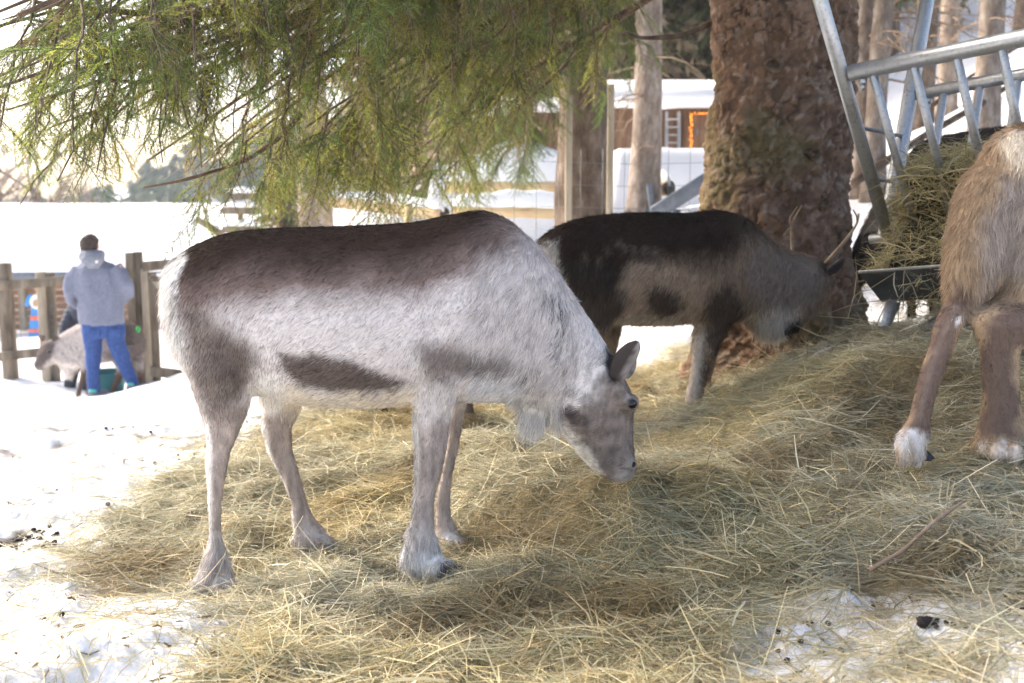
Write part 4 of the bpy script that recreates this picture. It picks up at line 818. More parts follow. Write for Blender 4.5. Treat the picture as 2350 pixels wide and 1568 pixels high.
# needle-bearing sprays
def spray(seed, n_side=9, dead=False, length=.27):
    """one drooping spray along +X: stems and needles; returns verts, tris, is_needle"""
    r = np.random.default_rng(seed); V, F, K = [], [], []
    def stem(P, r0):
        n = len(V); m = len(P)
        for i, p in enumerate(P):
            rr = r0*(1-.7*i/(m-1))
            for a in (0, 2.1, 4.2): V.append(p+np.array([0, math.cos(a)*rr, math.sin(a)*rr])); K.append(0)
        for i in range(m-1):
            for j in range(3):
                k = (j+1) % 3; a, b, c, d = n+i*3+j, n+i*3+k, n+i*3+3+k, n+i*3+3+j; F.append((a, b, c)); F.append((a, c, d))
    def needles(P, step):
        L = np.linalg.norm(np.diff(P, axis=0), axis=1).sum(); k = int(L/step)
        for t in np.linspace(.05, 1, k):
            i = min(int(t*(len(P)-1)), len(P)-2); f = t*(len(P)-1)-i; c = P[i]*(1-f)+P[i+1]*f; d = nrm(P[i+1]-P[i]); a = r.uniform(0, 2*np.pi)
            s = nrm(np.cross(d, [0.1, .2, 1.])); q = np.cross(d, s); o = s*math.cos(a)+q*math.sin(a); tip = c+(d*.62+o*.78)*r.uniform(.012, .018); w = nrm(np.cross(tip-c, r.normal(0, 1, 3)))*.0017
            n = len(V); V.extend([c-w, c+w, tip]); K.extend([1, 1, 1]); F.append((n, n+1, n+2))
    t = np.linspace(0, 1, 4); main = np.stack([t*length, .02*np.sin(t*3+seed), -.05*t*t], -1); stem(main, .0026)
    if not dead: needles(main, .0042)
    for i in range(n_side):
        tt = .12+.82*i/n_side; c = np.array([np.interp(tt, t, main[:, k]) for k in range(3)]); sg = 1 if i % 2 else -1; L = length*(.62-.40*tt)*r.uniform(.7, 1.2); a = r.uniform(.6, 1.0)
        d = np.array([math.cos(a), sg*math.sin(a), r.uniform(-.35, .15)]); u = np.linspace(0, 1, 3); P = c+np.outer(u, d)*L+np.stack([0*u, 0*u, -.22*L*u*u], -1); stem(P[[0, 2]], .0016)
        if not dead: needles(P, .0040)
    return np.array(V), np.array(F), np.array(K)
SPR = [spray(s) for s in range(5)]; DEAD = [spray(20+s, 5, True, .30) for s in range(3)]
def place_sprays(items, seed):
    """items: (pos, dir, scale, kind 0 green 1 dead, tint) -> one foliage mesh"""
    r = np.random.default_rng(seed); Vs, Fs, Cs, n = [], [], [], 0
    by = {}
    for it in items:
        key = (it[3], int(r.integers(0, 5 if it[3] == 0 else 3))); by.setdefault(key, []).append(it)
    for (kd, k), L in by.items():
        tv, tf, tk = (SPR if kd == 0 else DEAD)[k]; P = np.array([i[0] for i in L]); d = nrm(np.array([i[1] for i in L])); sc = np.array([i[2] for i in L])
        s = nrm(np.cross(d, nrm(np.array([0, 0, 1.])+r.normal(0, .45, (len(L), 3))))); up = np.cross(s, d)
        W = P[:, None] + (tv[None, :, 0, None]*d[:, None]+tv[None, :, 1, None]*s[:, None]+tv[None, :, 2, None]*up[:, None])*sc[:, None, None]
        Fs.append((tf[None]+(np.arange(len(L))*len(tv))[:, None, None]).reshape(-1, 3)+n); Vs.append(W.reshape(-1, 3)); n += W.shape[0]*W.shape[1]
        tint = np.array([i[4] for i in L]); stemc = np.array([.13, .095, .065]) if kd == 0 else np.array([.36, .28, .215])
        c = np.where(tk[None, :, None] == 1, tint[:, None, :], stemc)*np.exp(r.normal(0, .12, (len(L), len(tv), 1))); Cs.append(c.reshape(-1, 3))
    return np.concatenate(Vs), np.concatenate(Fs), np.clip(np.concatenate(Cs), 0, 1)
def limb_path(root, tip, arch, seed):
    r = np.random.default_rng(seed); t = np.linspace(0, 1, 22)[:, None]; P = np.asarray(root)*(1-t)+np.asarray(tip)*t; L = np.linalg.norm(np.asarray(tip)-root)
    P = P + np.array([0, 0, 1.])*(arch*4*t*(1-t)); P = P + np.stack([vnoise(np.stack([t[:, 0]*3+seed, t[:, 0]*0+k*9.1, t[:, 0]*0], -1), 3) for k in range(3)], -1)*.09*t*(1.2-t)*L/3; return P
def boughs(parent, root_of, tips, seed, dens=1.0, dead=.22, thick=.028, greens=((.25, .29, .055), (.17, .24, .06), (.32, .32, .07), (.12, .18, .06), (.28, .235, .09))):
    r = np.random.default_rng(seed); items = []
    for i, tip in enumerate(tips):
        tip = np.asarray(tip, float); root = root_of(tip, r); P = limb_path(root, tip, r.uniform(.05, .28), seed*7+i); L = np.linalg.norm(tip-root)
        V, F = tube(P, np.linspace(thick*r.uniform(.8, 1.2), .004, 22), 8, noise=.003, seed=i); mesh('limb', V, F, MAT['limb'], parent)
        tw = []
        dn = dens*(1.2 if tip[1] < 4.15 else 1.0); nb = int(15*dn*max(L, 2)/3.5)
        for k in range(nb):
            t = r.uniform(.30, 1.0); c = P[int(t*21)]; j = min(int(t*21), 20); d = nrm(P[j+1]-P[j]); sd = nrm(np.cross(d, [0, 0, 1.]))*(1 if k % 2 else -1)
            bl = r.uniform(.30, .75)*(1.15-.6*t); q = np.linspace(0, 1, 7)[:, None]; B = c+(d*.55+sd*.9)*bl*q+np.array([0, 0, -1.])*bl*(.15*q+.55*q*q)+r.normal(0, .012, (7, 3))*q
            tw.append(tube(B, np.linspace(.006, .002, 7), 5))
            for m in range(int(9*dn)):
                f = r.uniform(.1, 1); b = B[int(f*6)]; dd = nrm((d*.5+sd*.6)*r.uniform(.2, 1.3)+np.array([0, 0, -r.uniform(.1, .95)])+r.normal(0, .3, 3))
                kd = 1 if r.random() < dead*(1.5-t) else 0; g_ = np.array(greens[r.integers(0, len(greens))])*math.exp(r.normal(0, .22)); items.append((b, dd, r.uniform(.75, 1.4)*(.62 if tip[1] < 4.15 else 1.0), kd, g_))
        for m in range(int(10*dens)):
            t = r.uniform(.35, 1); items.append((P[int(t*21)], nrm(np.array([0, 0, -1.])+r.normal(0, .5, 3)), r.uniform(.7, 1.3), 1 if r.random() < dead else 0, np.array(greens[r.integers(0, len(greens))])))
        V, F = join(tw); mesh('branchlets', V, F, MAT['limb'], parent, kind='stuff')
    V, F, C = place_sprays(items, seed); mesh('crown', V, F, MAT['needle'], parent, col=C, smooth=False, kind='stuff'); return len(items)
# big spruce
TB = at(1775, 850, 6.1); TB[2] = H(TB[0], TB[1])[0]
t = thing('spruce_tree', 'massive spruce trunk with scaly bark and low drooping branches beside the feeder', 'tree', TB)
ROWS = [(-20, 1637, 1953), (100, 1640, 1950), (200, 1643, 1946), (300, 1630, 1942), (400, 1619, 1940), (480, 1609, 1940), (600, 1602, 1943), (700, 1606, 1952), (780, 1615, 1962), (850, 1608, 1975)]
V, F, C = bark_trunk(ROWS, 6.1, 5); tk = mesh('trunk', V, F, MAT['bark_big'], t, col=C)
for (u, v, r_) in ((1738, 172, .035), (1872, 170, .03), (1668, 470, .05), (1755, 505, .04), (1820, 362, .03), (1650, 60, .04), (1720, 20, .03), (1700, 400, .03), (1840, 470, .028)):
    c = at(u, v, 6.1); ax = np.array([np.interp(c[2], [TB[2], 2.5], [TB[0], at(1795, 0, 6.1)[0]]), 6.1, c[2]]); dx = np.clip((c[0]-ax[0])/.42, -.95, .95); o_ = np.array([dx, -math.sqrt(1-dx*dx), 0]); knot(tk, ax+o_*.425+np.array([0, 0, 0]), o_, r_)
def root_big(tip, r): a = np.arctan2(tip[1]-6.1, tip[0]-1.64)+r.normal(0, .15); z = np.clip(tip[2]+r.uniform(.9, 2.2), 2.55, 5); return np.array([1.64+math.cos(a)*.36, 6.1+math.sin(a)*.36, z])
TIPS = [(-60, 200, 3.2), (-120, 110, 3.3), (20, 170, 3.2), (-20, 40, 3.1), (75, 235, 3.4), (-150, 260, 3.5), (40, 30, 2.9), (130, 10, 3.1), (20, 245, 3.3), (100, 295, 3.6), (60, 125, 3.1), (210, 30, 3.2), (240, 235, 3.9), (330, 370, 4.4), (285, 75, 3.5), (420, 205, 4.0), (400, 50, 3.6), (470, 380, 5.0), (560, 340, 4.6), (600, 210, 4.2), (620, 410, 5.4), (700, 300, 4.9), (720, 420, 6.0), (800, 380, 5.6), (820, 210, 5.0), (860, 430, 6.4), (900, 300, 5.4), (950, 410, 6.5), (980, 210, 5.5), (700, 90, 4.6), (1000, 420, 7.0), (1060, 290, 6.5), (950, 70, 5.4), (140, 80, 3.0), (10, 80, 3.4), (160, 175, 3.3), (330, 50, 3.3), (230, 125, 3.6), (90, 10, 3.0), (450, 105, 3.9), (500, 275, 4.1), (300, 265, 4.0), (520, 120, 4.2), (660, 370, 5.0), (780, 320, 5.2), (870, 370, 6.0), (440, 400, 4.8), (540, 420, 5.6), (350, 175, 4.1), (1150, 50, 6.6), (1230, 20, 7.0), (1010, 320, 6.0), (-80, 185, 3.4), (-60, 50, 3.2), (900, 190, 6.2), (600, 50, 4.4)]
nb1 = boughs(t, root_big, [at(*q) for q in TIPS], 31, .60, .38)
# long bare limb crossing towards the left, and a broken stub
for pts, r0, r1 in (([at(1640, 50, 6.1), at(1560, 85, 5.9), at(1470, 88, 5.8), at(1425, 75, 5.7)], .02, .007), ([at(1120, 92, 5.4), at(1000, 128, 5.2), at(900, 118, 5.0), at(720, 132, 4.9)], .022, .010), ([at(1010, 118, 5.3), at(860, 120, 5.1), at(650, 128, 4.8)], .012, .006), ([at(690, 262, 4.6), at(640, 320, 4.5), at(560, 372, 4.4), at(420, 415, 4.3), at(330, 430, 4.3)], .012, .006),
                    ([at(80, 5, 3.4), at(250, 25, 3.5), at(400, 38, 3.7), at(600, 25, 4), at(800, -40, 4.6)], .007, .014), ([at(230, 182, 3.4), at(330, 190, 3.6), at(420, 165, 3.7)], .006, .004)):
    P = np.array(pts); k = np.linspace(0, 1, 24); Q = np.stack([np.interp(k, np.linspace(0, 1, len(P)), P[:, c]) for c in range(3)], -1)
    for _ in range(3): Q[1:-1] = (Q[:-2]+2*Q[1:-1]+Q[2:])/4
    V, F = tube(Q, np.linspace(r0, r1, 24), 9, noise=.003); mesh('limb', V, F, MAT['limb'], t)
# upper crown of the spruces, shared
def crown_mesh(z0, z1, rad, n, seed, greens, leafs=26, fsize=.10):
    r = np.random.default_rng(seed); V, F, C = [], [], []
    for i in range(n):
        f = (i+r.random())/n; z = z0+(z1-z0)*f; R0 = rad*(1-f)**.8*r.uniform(.7, 1.1)+.15; a = r.uniform(0, 2*np.pi); d = np.array([math.cos(a), math.sin(a), 0]); s = np.array([-d[1], d[0], 0]); g_ = np.array(greens[r.integers(0, len(greens))])*math.exp(r.normal(0, .25))
        for k in range(leafs):
            t = r.uniform(.12, 1); c = d*R0*t+np.array([0, 0, z-.38*R0*t*t])+s*r.normal(0, .16*R0*(1-.4*t)); w = r.uniform(.5, 1.2)*fsize; l = w*r.uniform(2, 3.4); dd = nrm(d*.6+np.array([0, 0, -r.uniform(.3, 1.2)])+r.normal(0, .3, 3)); ss = nrm(np.cross(dd, r.normal(0, 1, 3)))
            m = len(V); V += [c-ss*w*.25, c+dd*l*.5-ss*w*.5, c+dd*l, c+dd*l*.45+ss*w*.5]; F.append((m, m+1, m+2, m+3)); C += [g_]*4
    return np.array(V), np.array(F), np.array(C)
GR = ((.060, .085, .030), (.045, .070, .028), (.085, .090, .035), (.10, .080, .045)); BR = ((.26, .20, .12), (.19, .19, .085), (.32, .24, .16), (.15, .165, .075), (.38, .30, .22))
Vc, Fc, Cc = crown_mesh(0, 9, 2.3, 150, 3, GR, 26, .16); CR_HI = None
def shared(name, V, F, C):
    me_o = mesh(name, V, F, MAT['needle'], col=C, smooth=False); me = me_o.data; bpy.data.objects.remove(me_o); return me
CR_HI = shared('high_crown', Vc, Fc, Cc)
CR_LO = [shared('low_crown', *crown_mesh(0, 10, 2.0, 330, 9+k, BR, 36, .10)) for k in range(2)]
def put(me, name, parent, loc, rz, sc, kind='stuff'):
    o = bpy.data.objects.new(name, me); COL.objects.link(o); o.parent = parent; o.location = tuple(np.asarray(loc, float)-LOC[parent.name]); o.rotation_euler = (0, 0, rz); o.scale = (sc[0], sc[0], sc[1]); LOC[o.name] = LOC[parent.name]
    if kind: o['kind'] = kind
    return o
put(CR_HI, 'crown', t, (1.64, 6.1, 4.6), 1.2, (1.25, 1.2))
def plain_tree(u, w, Y, label, mat, lean=(0, 0), base_v=None, zmax=11., dead=14, seed=1, crown=(6, 1.0), name='spruce_tree', low=None, group='trees standing on the snowy slope', u2=None):
    """a straight trunk w view pixels wide at depth Y, dead side branches and a high crown"""
    r = np.random.default_rng(seed); c0 = at(u, 300, Y); x, y = c0[0], c0[1]; z0 = H(x, y)[0]-.1; rad = w/2*Y/FPX
    t = thing(name, label, 'tree', (x, y, z0), group); L = zmax-z0; k = np.linspace(0, 1, 30); zz = z0+L*k; px = x+lean[0]*(zz-1.5)+.02*np.sin(zz*1.3+seed); py = y+lean[1]*(zz-1.5)
    rr = rad*(1.12-.75*k)*(1+.35*np.exp(-(zz-z0)/.3)); V, F = tube(np.stack([px, py, zz], -1), rr, 22, noise=rad*.10, seed=seed); tk = mesh('trunk', V, F, MAT[mat], t)
    br = []
    for i in range(dead):
        z = r.uniform(1.2, 6) if i > dead*.2 else r.uniform(.9, 2.4); a = r.uniform(0, 2*np.pi); d = np.array([math.cos(a), math.sin(a), 0]); bl = r.uniform(.25, 1.5); q = np.linspace(0, 1, 7)[:, None]; f = (z-z0)/L
        c = np.array([x+lean[0]*(z-1.5), y+lean[1]*(z-1.5), z+z0]) ; B = c+d*bl*q+np.array([0, 0, 1.])*bl*(.10*q-.38*q*q)+r.normal(0, .02, (7, 3))*q; br.append(tube(B, np.linspace(.014, .004, 7), 5))
        for m in range(3):
            f2 = r.uniform(.3, 1); b = B[int(f2*6)]; e = nrm(d+r.normal(0, .7, 3)); br.append(tube([b, b+e*bl*.2, b+e*bl*.35-np.array([0, 0, .08])], [.005, .004, .002], 4))
    if br: V, F = join(br); mesh('dead_branches', V, F, MAT['deadtwig'], t, kind='stuff')
    if crown: put(CR_HI, 'crown', t, (x+lean[0]*4, y, z0+crown[0]), seed*1.7, (crown[1], crown[1]*.95))
    if low: put(CR_LO[seed % 2], 'lower_crown', t, (x, y, z0+low[0]), seed*2.3, (low[1], low[2]))
    return t
# middle spruce behind the wire fence
mt = plain_tree(1340, 112, 9.5, 'spruce trunk standing between the two pale fence posts with low green branches', 'bark', dead=4, seed=3, crown=(6, 1.3), group=None)
def root_mid(tip, r): a = np.arctan2(tip[1]-9.5, tip[0]-.686)+r.normal(0, .3); return np.array([.686+math.cos(a)*.2, 9.5+math.sin(a)*.2, tip[2]+r.uniform(.5, 1.4)])
TIPM = [(1205, 350, 9.7), (1160, 300, 9.0), (1320, 130, 8.9), (1395, 110, 9.0), (1100, 230, 8.2), (1200, 130, 8.5), (1280, 70, 8.3), (1040, 370, 8.4), (1120, 360, 8.8), (1000, 300, 8.5), (1150, 40, 8.0), (1440, 30, 9.2), (1350, 60, 8.8), (1175, 340, 10.0), (1080, 120, 8.6), (1290, 170, 9.1)]
nb2 = boughs(mt, root_mid, [at(*q) for q in TIPM], 47, .6, .4, .022, ((.14, .22, .06), (.19, .26, .06), (.11, .17, .06)))
plain_tree(1483, 63, 13.0, 'slim straight spruce trunk in front of the brown cabin', 'bark_pale', seed=4, dead=22, crown=(6, .9))
plain_tree(1211, 24, 18.0, 'thin trunk standing before the low dark hut', 'bark_pale', seed=5, dead=10, crown=(7, .8))
plain_tree(716, 74, 13.5, 'thick pale trunk seen below the hanging boughs near the signpost', 'bark_pale', seed=6, dead=0, crown=(6, .9))
plain_tree(1978, 34, 10.5, 'left trunk of the close pale pair right of the big spruce', 'bark_pale', (-.0, 0), seed=7, dead=22, crown=(7, .7))
plain_tree(2012, 42, 10.2, 'right trunk of the close pale pair right of the big spruce', 'bark_pale', (.015, 0), seed=8, dead=22, crown=(7, .8))
plain_tree(2112, 46, 15.0, 'reddish brown trunk on the slope behind the feeder posts', 'bark', seed=9, dead=30, crown=(7, .9))
plain_tree(2165, 40, 17.0, 'mossy trunk on the slope next to the reddish brown one', 'bark_pale', seed=10, dead=30, crown=(7, .9))
plain_tree(2250, 52, 12.0, 'sturdy pale trunk on the slope behind the feeder top rail', 'bark_pale', (.03, 0), seed=11, dead=34, crown=(7, .9))
for i, (u, w, Y, lb, low) in enumerate([(1420, 30, 24, 'spruce with brown drooping twigs left behind the cabin', (1.0, 1.0, 1.1)), (1560, 34, 27, 'spruce with brown drooping twigs rising over the cabin roof', (2.2, 1.15, 1.1)), (1660, 34, 25, 'twiggy spruce behind the lit cabin end', (2.4, 1.1, 1.1)), (1290, 28, 26, 'twiggy spruce above the dark hut roof', (2.0, 1.15, 1.1)), (1120, 30, 29, 'olive spruce above the left end of the dark hut', (1.6, 1.3, 1.2)), (1000, 30, 31, 'olive spruce beyond the log pile', (.5, 1.3, 1.2)),
        (1480, 30, 33, 'tall spruce deep in the wood behind the cabin', (1.2, 1.5, 1.3)), (1200, 30, 36, 'tall spruce deep in the wood behind the hut', (1.2, 1.5, 1.3)), (1690, 30, 30, 'dim spruce behind the right end of the cabin', (.8, 1.4, 1.2)), (1600, 30, 34, 'dim spruce filling the gap above the cabin roof', (.8, 1.5, 1.3)), (1380, 30, 30, 'dim spruce behind the middle spruce trunk', (.6, 1.4, 1.2)), (1540, 30, 40, 'faint spruce at the back of the wood', (.2, 1.8, 1.3)), (1740, 30, 36, 'faint spruce half hidden by the massive trunk', (.2, 1.7, 1.3)), (1270, 30, 42, 'faint spruce far behind the hut', (.2, 1.9, 1.3)), (2040, 22, 24, 'slim spruce up the slope behind the pale trunk pair', (1.5, .7, 1.2)), (2080, 26, 30, 'dark spruce far up the snowy slope', (.6, .8, 1.2)), (2210, 26, 27, 'spruce far up the slope with snow at its foot', (2.8, .8, 1.2)), (2330, 30, 20, 'spruce on the slope at the feeder end', (4.0, .8, 1.2)), (900, 34, 40, 'green spruce beyond the pen past the log pile', (.2, 1.6, 1.4)), (640, 30, 17, 'young green spruce beside the signpost', (.1, .45, .28))]):
    plain_tree(u, w, Y, lb, 'bark', seed=20+i, dead=22 if u != 640 else 2, low=low, crown=None, zmax=H(at(u, 300, Y)[0], Y)[0]+(12 if u != 640 else 3), group='spruces in the wood behind')
# fallen or leaning mossy poles on the slope
for (a, b, r0, lb) in ((at(1960, 420, 9.5), at(2360, 170, 13), .045, 'long mossy pole leaning across the slope behind the feeder'), (at(2130, 250, 12.5), at(2400, 60, 14), .03, 'thin snow dusted branch lying over the slope')):
    V, F = tube([a, (a*2+b)/3+np.array([0, 0, .03]), (a+b*2)/3, b], [r0, r0*.9, r0*.8, r0*.6], 9, noise=.006); tag(mesh('fallen_pole', V, F, MAT['limb'], loc=a), lb, 'pole')

# bare tree at the left
def bare_tree(u, Y, h, seed, label):
    r = np.random.default_rng(seed); b = at(u, 480, Y); b[2] = H(b[0], b[1])[0]-.1; t = thing('bare_tree', label, 'tree', b, 'leafless trees beyond the shed'); ps = []
    def grow(p, d, L, rad, dep):
        q = np.linspace(0, 1, 5)[:, None]; bend = r.normal(0, .14, 3); P = p+np.outer(q, d)*L+bend*L*q*q; ps.append((dep, tube(P, np.linspace(rad, rad*.62, 5), 7 if dep < 2 else 4)))
        if dep < 5:
            for k in range(r.integers(2, 4)):
                f = r.uniform(.55, 1); grow(P[min(int(f*4), 4)], nrm(d+r.normal(0, .5, 3)+np.array([0, 0, .12])), L*r.uniform(.55, .8), rad*.58, dep+1)
    grow(b, np.array([.05, 0, 1.]), h*.34, h*.022, 0); V, F = join([p for d_, p in ps if d_ == 0]); mesh('trunk', V, F, MAT['bark_pale'], t); V, F = join([p for d_, p in ps if d_ > 0]); mesh('crown', V, F, MAT['bark_pale'], t, kind='stuff')
bare_tree(45, 30, 9.5, 3, 'tall leafless tree with forked pale trunk beyond the snowy shed roof'); bare_tree(98, 36, 8, 5, 'smaller leafless tree beside the forked pale one'); bare_tree(190, 44, 8, 8, 'leafless bushy tree in front of the hazy hill'); bare_tree(-60, 33, 9, 9, 'leafless tree standing left of the forked pale one')
# far hill and wood
hx = np.linspace(-190, 60, 70); hy = np.linspace(95, 260, 30); HX, HY = np.meshgrid(hx, hy); fx2, fy2 = HX.ravel(), HY.ravel()
hz = -6+ (fy2-95)*.26*np.interp(fx2, [-190, -110, -75, -55, -35, 60], [.02, .05, .10, .18, .7, 1.0]) + 3*n2(fx2, fy2, .03, 3, 3); ii = np.arange(70*30).reshape(30, 70)
hf = np.stack([ii[:-1, :-1], ii[:-1, 1:], ii[1:, 1:], ii[1:, :-1]], -1).reshape(-1, 4); tag(mesh('hill', np.stack([fx2, fy2, hz], -1), hf, MAT['snow'], kind='structure'), 'far snowy hillside under the wood')
def far_wood():
    r = np.random.default_rng(5); V, F, C = [], [], []
    tv, tf, tc = crown_mesh(0, 1, .17, 34, 4, ((.05, .065, .04), (.035, .05, .035)), 5, .07)
    Vs, Fs, Cs, n = [], [], [], 0
    for i in range(420):
        x = r.uniform(-150, 40); y = r.uniform(96, 230); z = float(np.interp(y, [95, 260], [-6, -6+165*.26*np.interp(x, [-190, -110, -75, -55, -35, 60], [.02, .05, .10, .18, .7, 1.0])])); s = r.uniform(5.5, 10)*np.interp(x/y, [-.6, -.45, -.3], [.75, .85, 1.2]); a = r.uniform(0, 6.28); ca, sa = math.cos(a), math.sin(a)
        W = tv*np.array([s*1.15, s*1.15, s]); W = np.stack([W[:, 0]*ca-W[:, 1]*sa+x, W[:, 0]*sa+W[:, 1]*ca+y, W[:, 2]+z], -1); Vs.append(W); Fs.append(tf+n); Cs.append(tc*math.exp(r.normal(0, .2))); n += len(W)
    return np.concatenate(Vs), np.concatenate(Fs), np.concatenate(Cs)
V, F, C = far_wood(); tag(mesh('far_wood', V, F, MAT['needle'], col=C, smooth=False, kind='stuff'), 'bluish conifer wood on the far hill', 'wood')

# ------------------------------------------------------------------ fence, gate, shed, sign on the left
Yf = 12.3
def gz_(p): return HD(p[0], p[1])[0]
def post(parent, uL, uR, vT, Y, mat='wood_old', name='post', d=None, vB=None):
    a, b = at(uL, vT, Y), at(uR, vT, Y); w = b[0]-a[0]; c = (a+b)/2; z0 = HD(c[0], c[1])[0]-.15 if vB is None else at(uL, vB, Y)[2]
    return part(name, beam((c[0], c[1], z0), (c[0], c[1], c[2]), w, d or w, (0, 1, 0), .15), mat, parent)
c = at(100, 860, Yf); c[2] = gz_(c); fl = thing('paddock_fence', 'weathered post and rail fence with wire netting behind the man', 'fence', c)
post(fl, -6, 22, 604, Yf); post(fl, 84, 103, 624, Yf, 'wood_pale'); post(fl, 104, 122, 626, Yf+.06); post(fl, 288, 306, 580, Yf); post(fl, 307, 325, 578, Yf+.05)
part('rail', beam(at(-90, 664, Yf-.12), at(296, 632, Yf-.12), .07, .11, (0, 0, 1)), 'wood_old', fl); part('rail', beam(at(-90, 828, Yf-.12), at(150, 803, Yf-.12), .07, .11), 'wood_old', fl)
def netting(parent, a0, a1, z_lo, z_hi, sx, sz, r=.0022, name='wire_netting', sag=0.0):
    ps = []; L = np.linalg.norm(np.asarray(a1)[:2]-np.asarray(a0)[:2])
    for k in range(int(L/sx)+1):
        f = k*sx/L; p = np.asarray(a0)*(1-f)+np.asarray(a1)*f; ps.append(tube([(p[0], p[1], z_lo), (p[0], p[1], z_hi)], r, 4))
    for k in range(int((z_hi-z_lo)/sz)+1):
        z = z_lo+k*sz; m = (np.asarray(a0)+np.asarray(a1))/2; ps.append(tube([(a0[0], a0[1], z), (m[0], m[1], z-sag), (a1[0], a1[1], z)], r, 4))
    V, F = join(ps); return mesh(name, V, F, MAT['wire'], parent, kind='stuff')
netting(fl, at(-90, 700, Yf-.03), at(290, 700, Yf-.03), -1.05, -.02, .09, .09, .0018)
c = at(345, 885, Yf); c[2] = gz_(c); gt = thing('gate', 'wooden field gate with wire netting at the end of the paddock fence', 'gate', c)
gp = [post(gt, 324, 340, 617, Yf, 'wood_pale', 'stile'), post(gt, 341, 357, 625, Yf+.04, 'wood_old', 'stile')]
for (a, b, m, w) in (((328, 612), (400, 606), 'wood_old', .12), ((347, 852), (452, 864), 'wood_old', .12), ((345, 640), (440, 640), 'wood_old', .06)): part('rail', beam(at(*a, Yf-.04), at(*b, Yf-.04), .05, w), m, gt)
part('brace', beam(at(345, 632, Yf), at(395, 690, Yf), .04, .08), 'wood_pale', gt); post(gt, 440, 456, 612, Yf, 'wood_old', 'stile')
netting(gt, at(350, 700, Yf+.02), at(448, 700, Yf+.02), -.95, .0, .08, .08, .0018)
# shed with deep snow on its roof
EY = 19.0; e0, e1 = at(-1000, 634, EY), at(560, 626, EY); c = at(100, 740, EY); c[2] = -1.15
sh = thing('shed', 'low orange brown shed beneath a broad snow covered roof', 'shed', c)
bz0, bz1 = -1.25, e0[2]-.04
for k in range(8):
    z = bz0+(bz1-bz0)*(k+.5)/8; part('board', beam((e0[0]+.4, EY+.75+.006*(k % 2), z), (e1[0]-.4, EY+.75+.006*(k % 2), z), .03, (bz1-bz0)/8*.95), 'shed', sh)
for u in (52, 215, 480): p = at(u, 700, EY+.65); part('corner_post', beam((p[0], p[1], bz0), (p[0], p[1], bz1), .12, .12, (0, 1, 0)), 'wood_pale', sh)
part('eave', beam(e0+np.array([0, 0, -.04]), e1+np.array([0, 0, -.04]), .06, .14), 'steel', sh)
xs = np.linspace(e0[0]-.1, e1[0]+2.5, 90); ys = np.linspace(0, 1, 40); XX, YY = np.meshgrid(xs, ys); zr = e0[2]+(1.12-e0[2])*YY**.86+.05*n2(XX.ravel(), YY.ravel()*8, .35, 3, 3).reshape(XX.shape)+.16; zr = np.where(YY < .03, zr-.14, zr)
ii = np.arange(90*40).reshape(40, 90); top = np.stack([XX.ravel(), EY-.05+YY.ravel()*7.2+.08*n2(XX.ravel(), YY.ravel()*0, .8, 2, 6), zr.ravel()], -1); bot = top.copy(); bot[:, 2] = e0[2]+(1.0-e0[2])*YY.ravel()-.02
f1 = np.stack([ii[:-1, :-1], ii[:-1, 1:], ii[1:, 1:], ii[1:, :-1]], -1).reshape(-1, 4); per = list(ii[0, :])+list(ii[1:, -1])+list(ii[-1, -2::-1])+list(ii[-2:0:-1, 0]); n = len(top)
f3 = np.array([(per[k], n+per[k], n+per[(k+1) % len(per)], per[(k+1) % len(per)]) for k in range(len(per))]); rf = mesh('roof', np.concatenate([top, bot]), np.concatenate([f1, f1[:, ::-1]+n, f3]), MAT['snow'], sh); tag(rf, 'thick smooth snow on the roof')
# painted figure by the shed
Yk = 18.2; c = at(78, 760, Yk); c[2] = HD(c[0], c[1])[0]; kf = thing('painted_figure', 'flat painted wooden child figure in blue with orange stripes beside the shed', 'figure', c)
def slab(pts, Y, mat, parent, name, th=.04):
    P = [at(u, v, Y) for u, v in pts]; n = len(P); V = np.array(P+[p+np.array([0, th, 0]) for p in P]); F = [tuple(range(n))[::-1], tuple(range(n, 2*n))]+[(i, (i+1) % n, n+(i+1) % n, n+i) for i in range(n)]; return mesh(name, V, F, MAT[mat], parent, smooth=False)
def disc(u, v, ru, rv, n=16): return [(u+ru*math.cos(a), v+rv*math.sin(a)) for a in np.linspace(0, 2*np.pi, n, endpoint=False)]
slab([(72, 640+66), (90, 704), (97, 780), (64, 780)], Yk, 'blue_paint', kf, 'body')
slab([(70, 726), (94, 726), (95, 735), (69, 735)], Yk-.02, 'red_paint', kf, 'stripe'); slab([(66, 756), (95, 756), (96, 763), (65, 763)], Yk-.02, 'red_paint', kf, 'stripe')
slab(disc(82, 693, 14, 17), Yk-.02, 'white_paint', kf, 'hood'); slab(disc(82, 696, 7, 8), Yk-.045, 'face_paint', kf, 'face'); slab([(56, 700), (62, 680), (72, 674), (72, 684), (64, 706)], Yk, 'blue_paint', kf, 'arm'); slab([(74, 780), (92, 780), (90, 860), (78, 860)], Yk+.01, 'blue_paint', kf, 'legs')
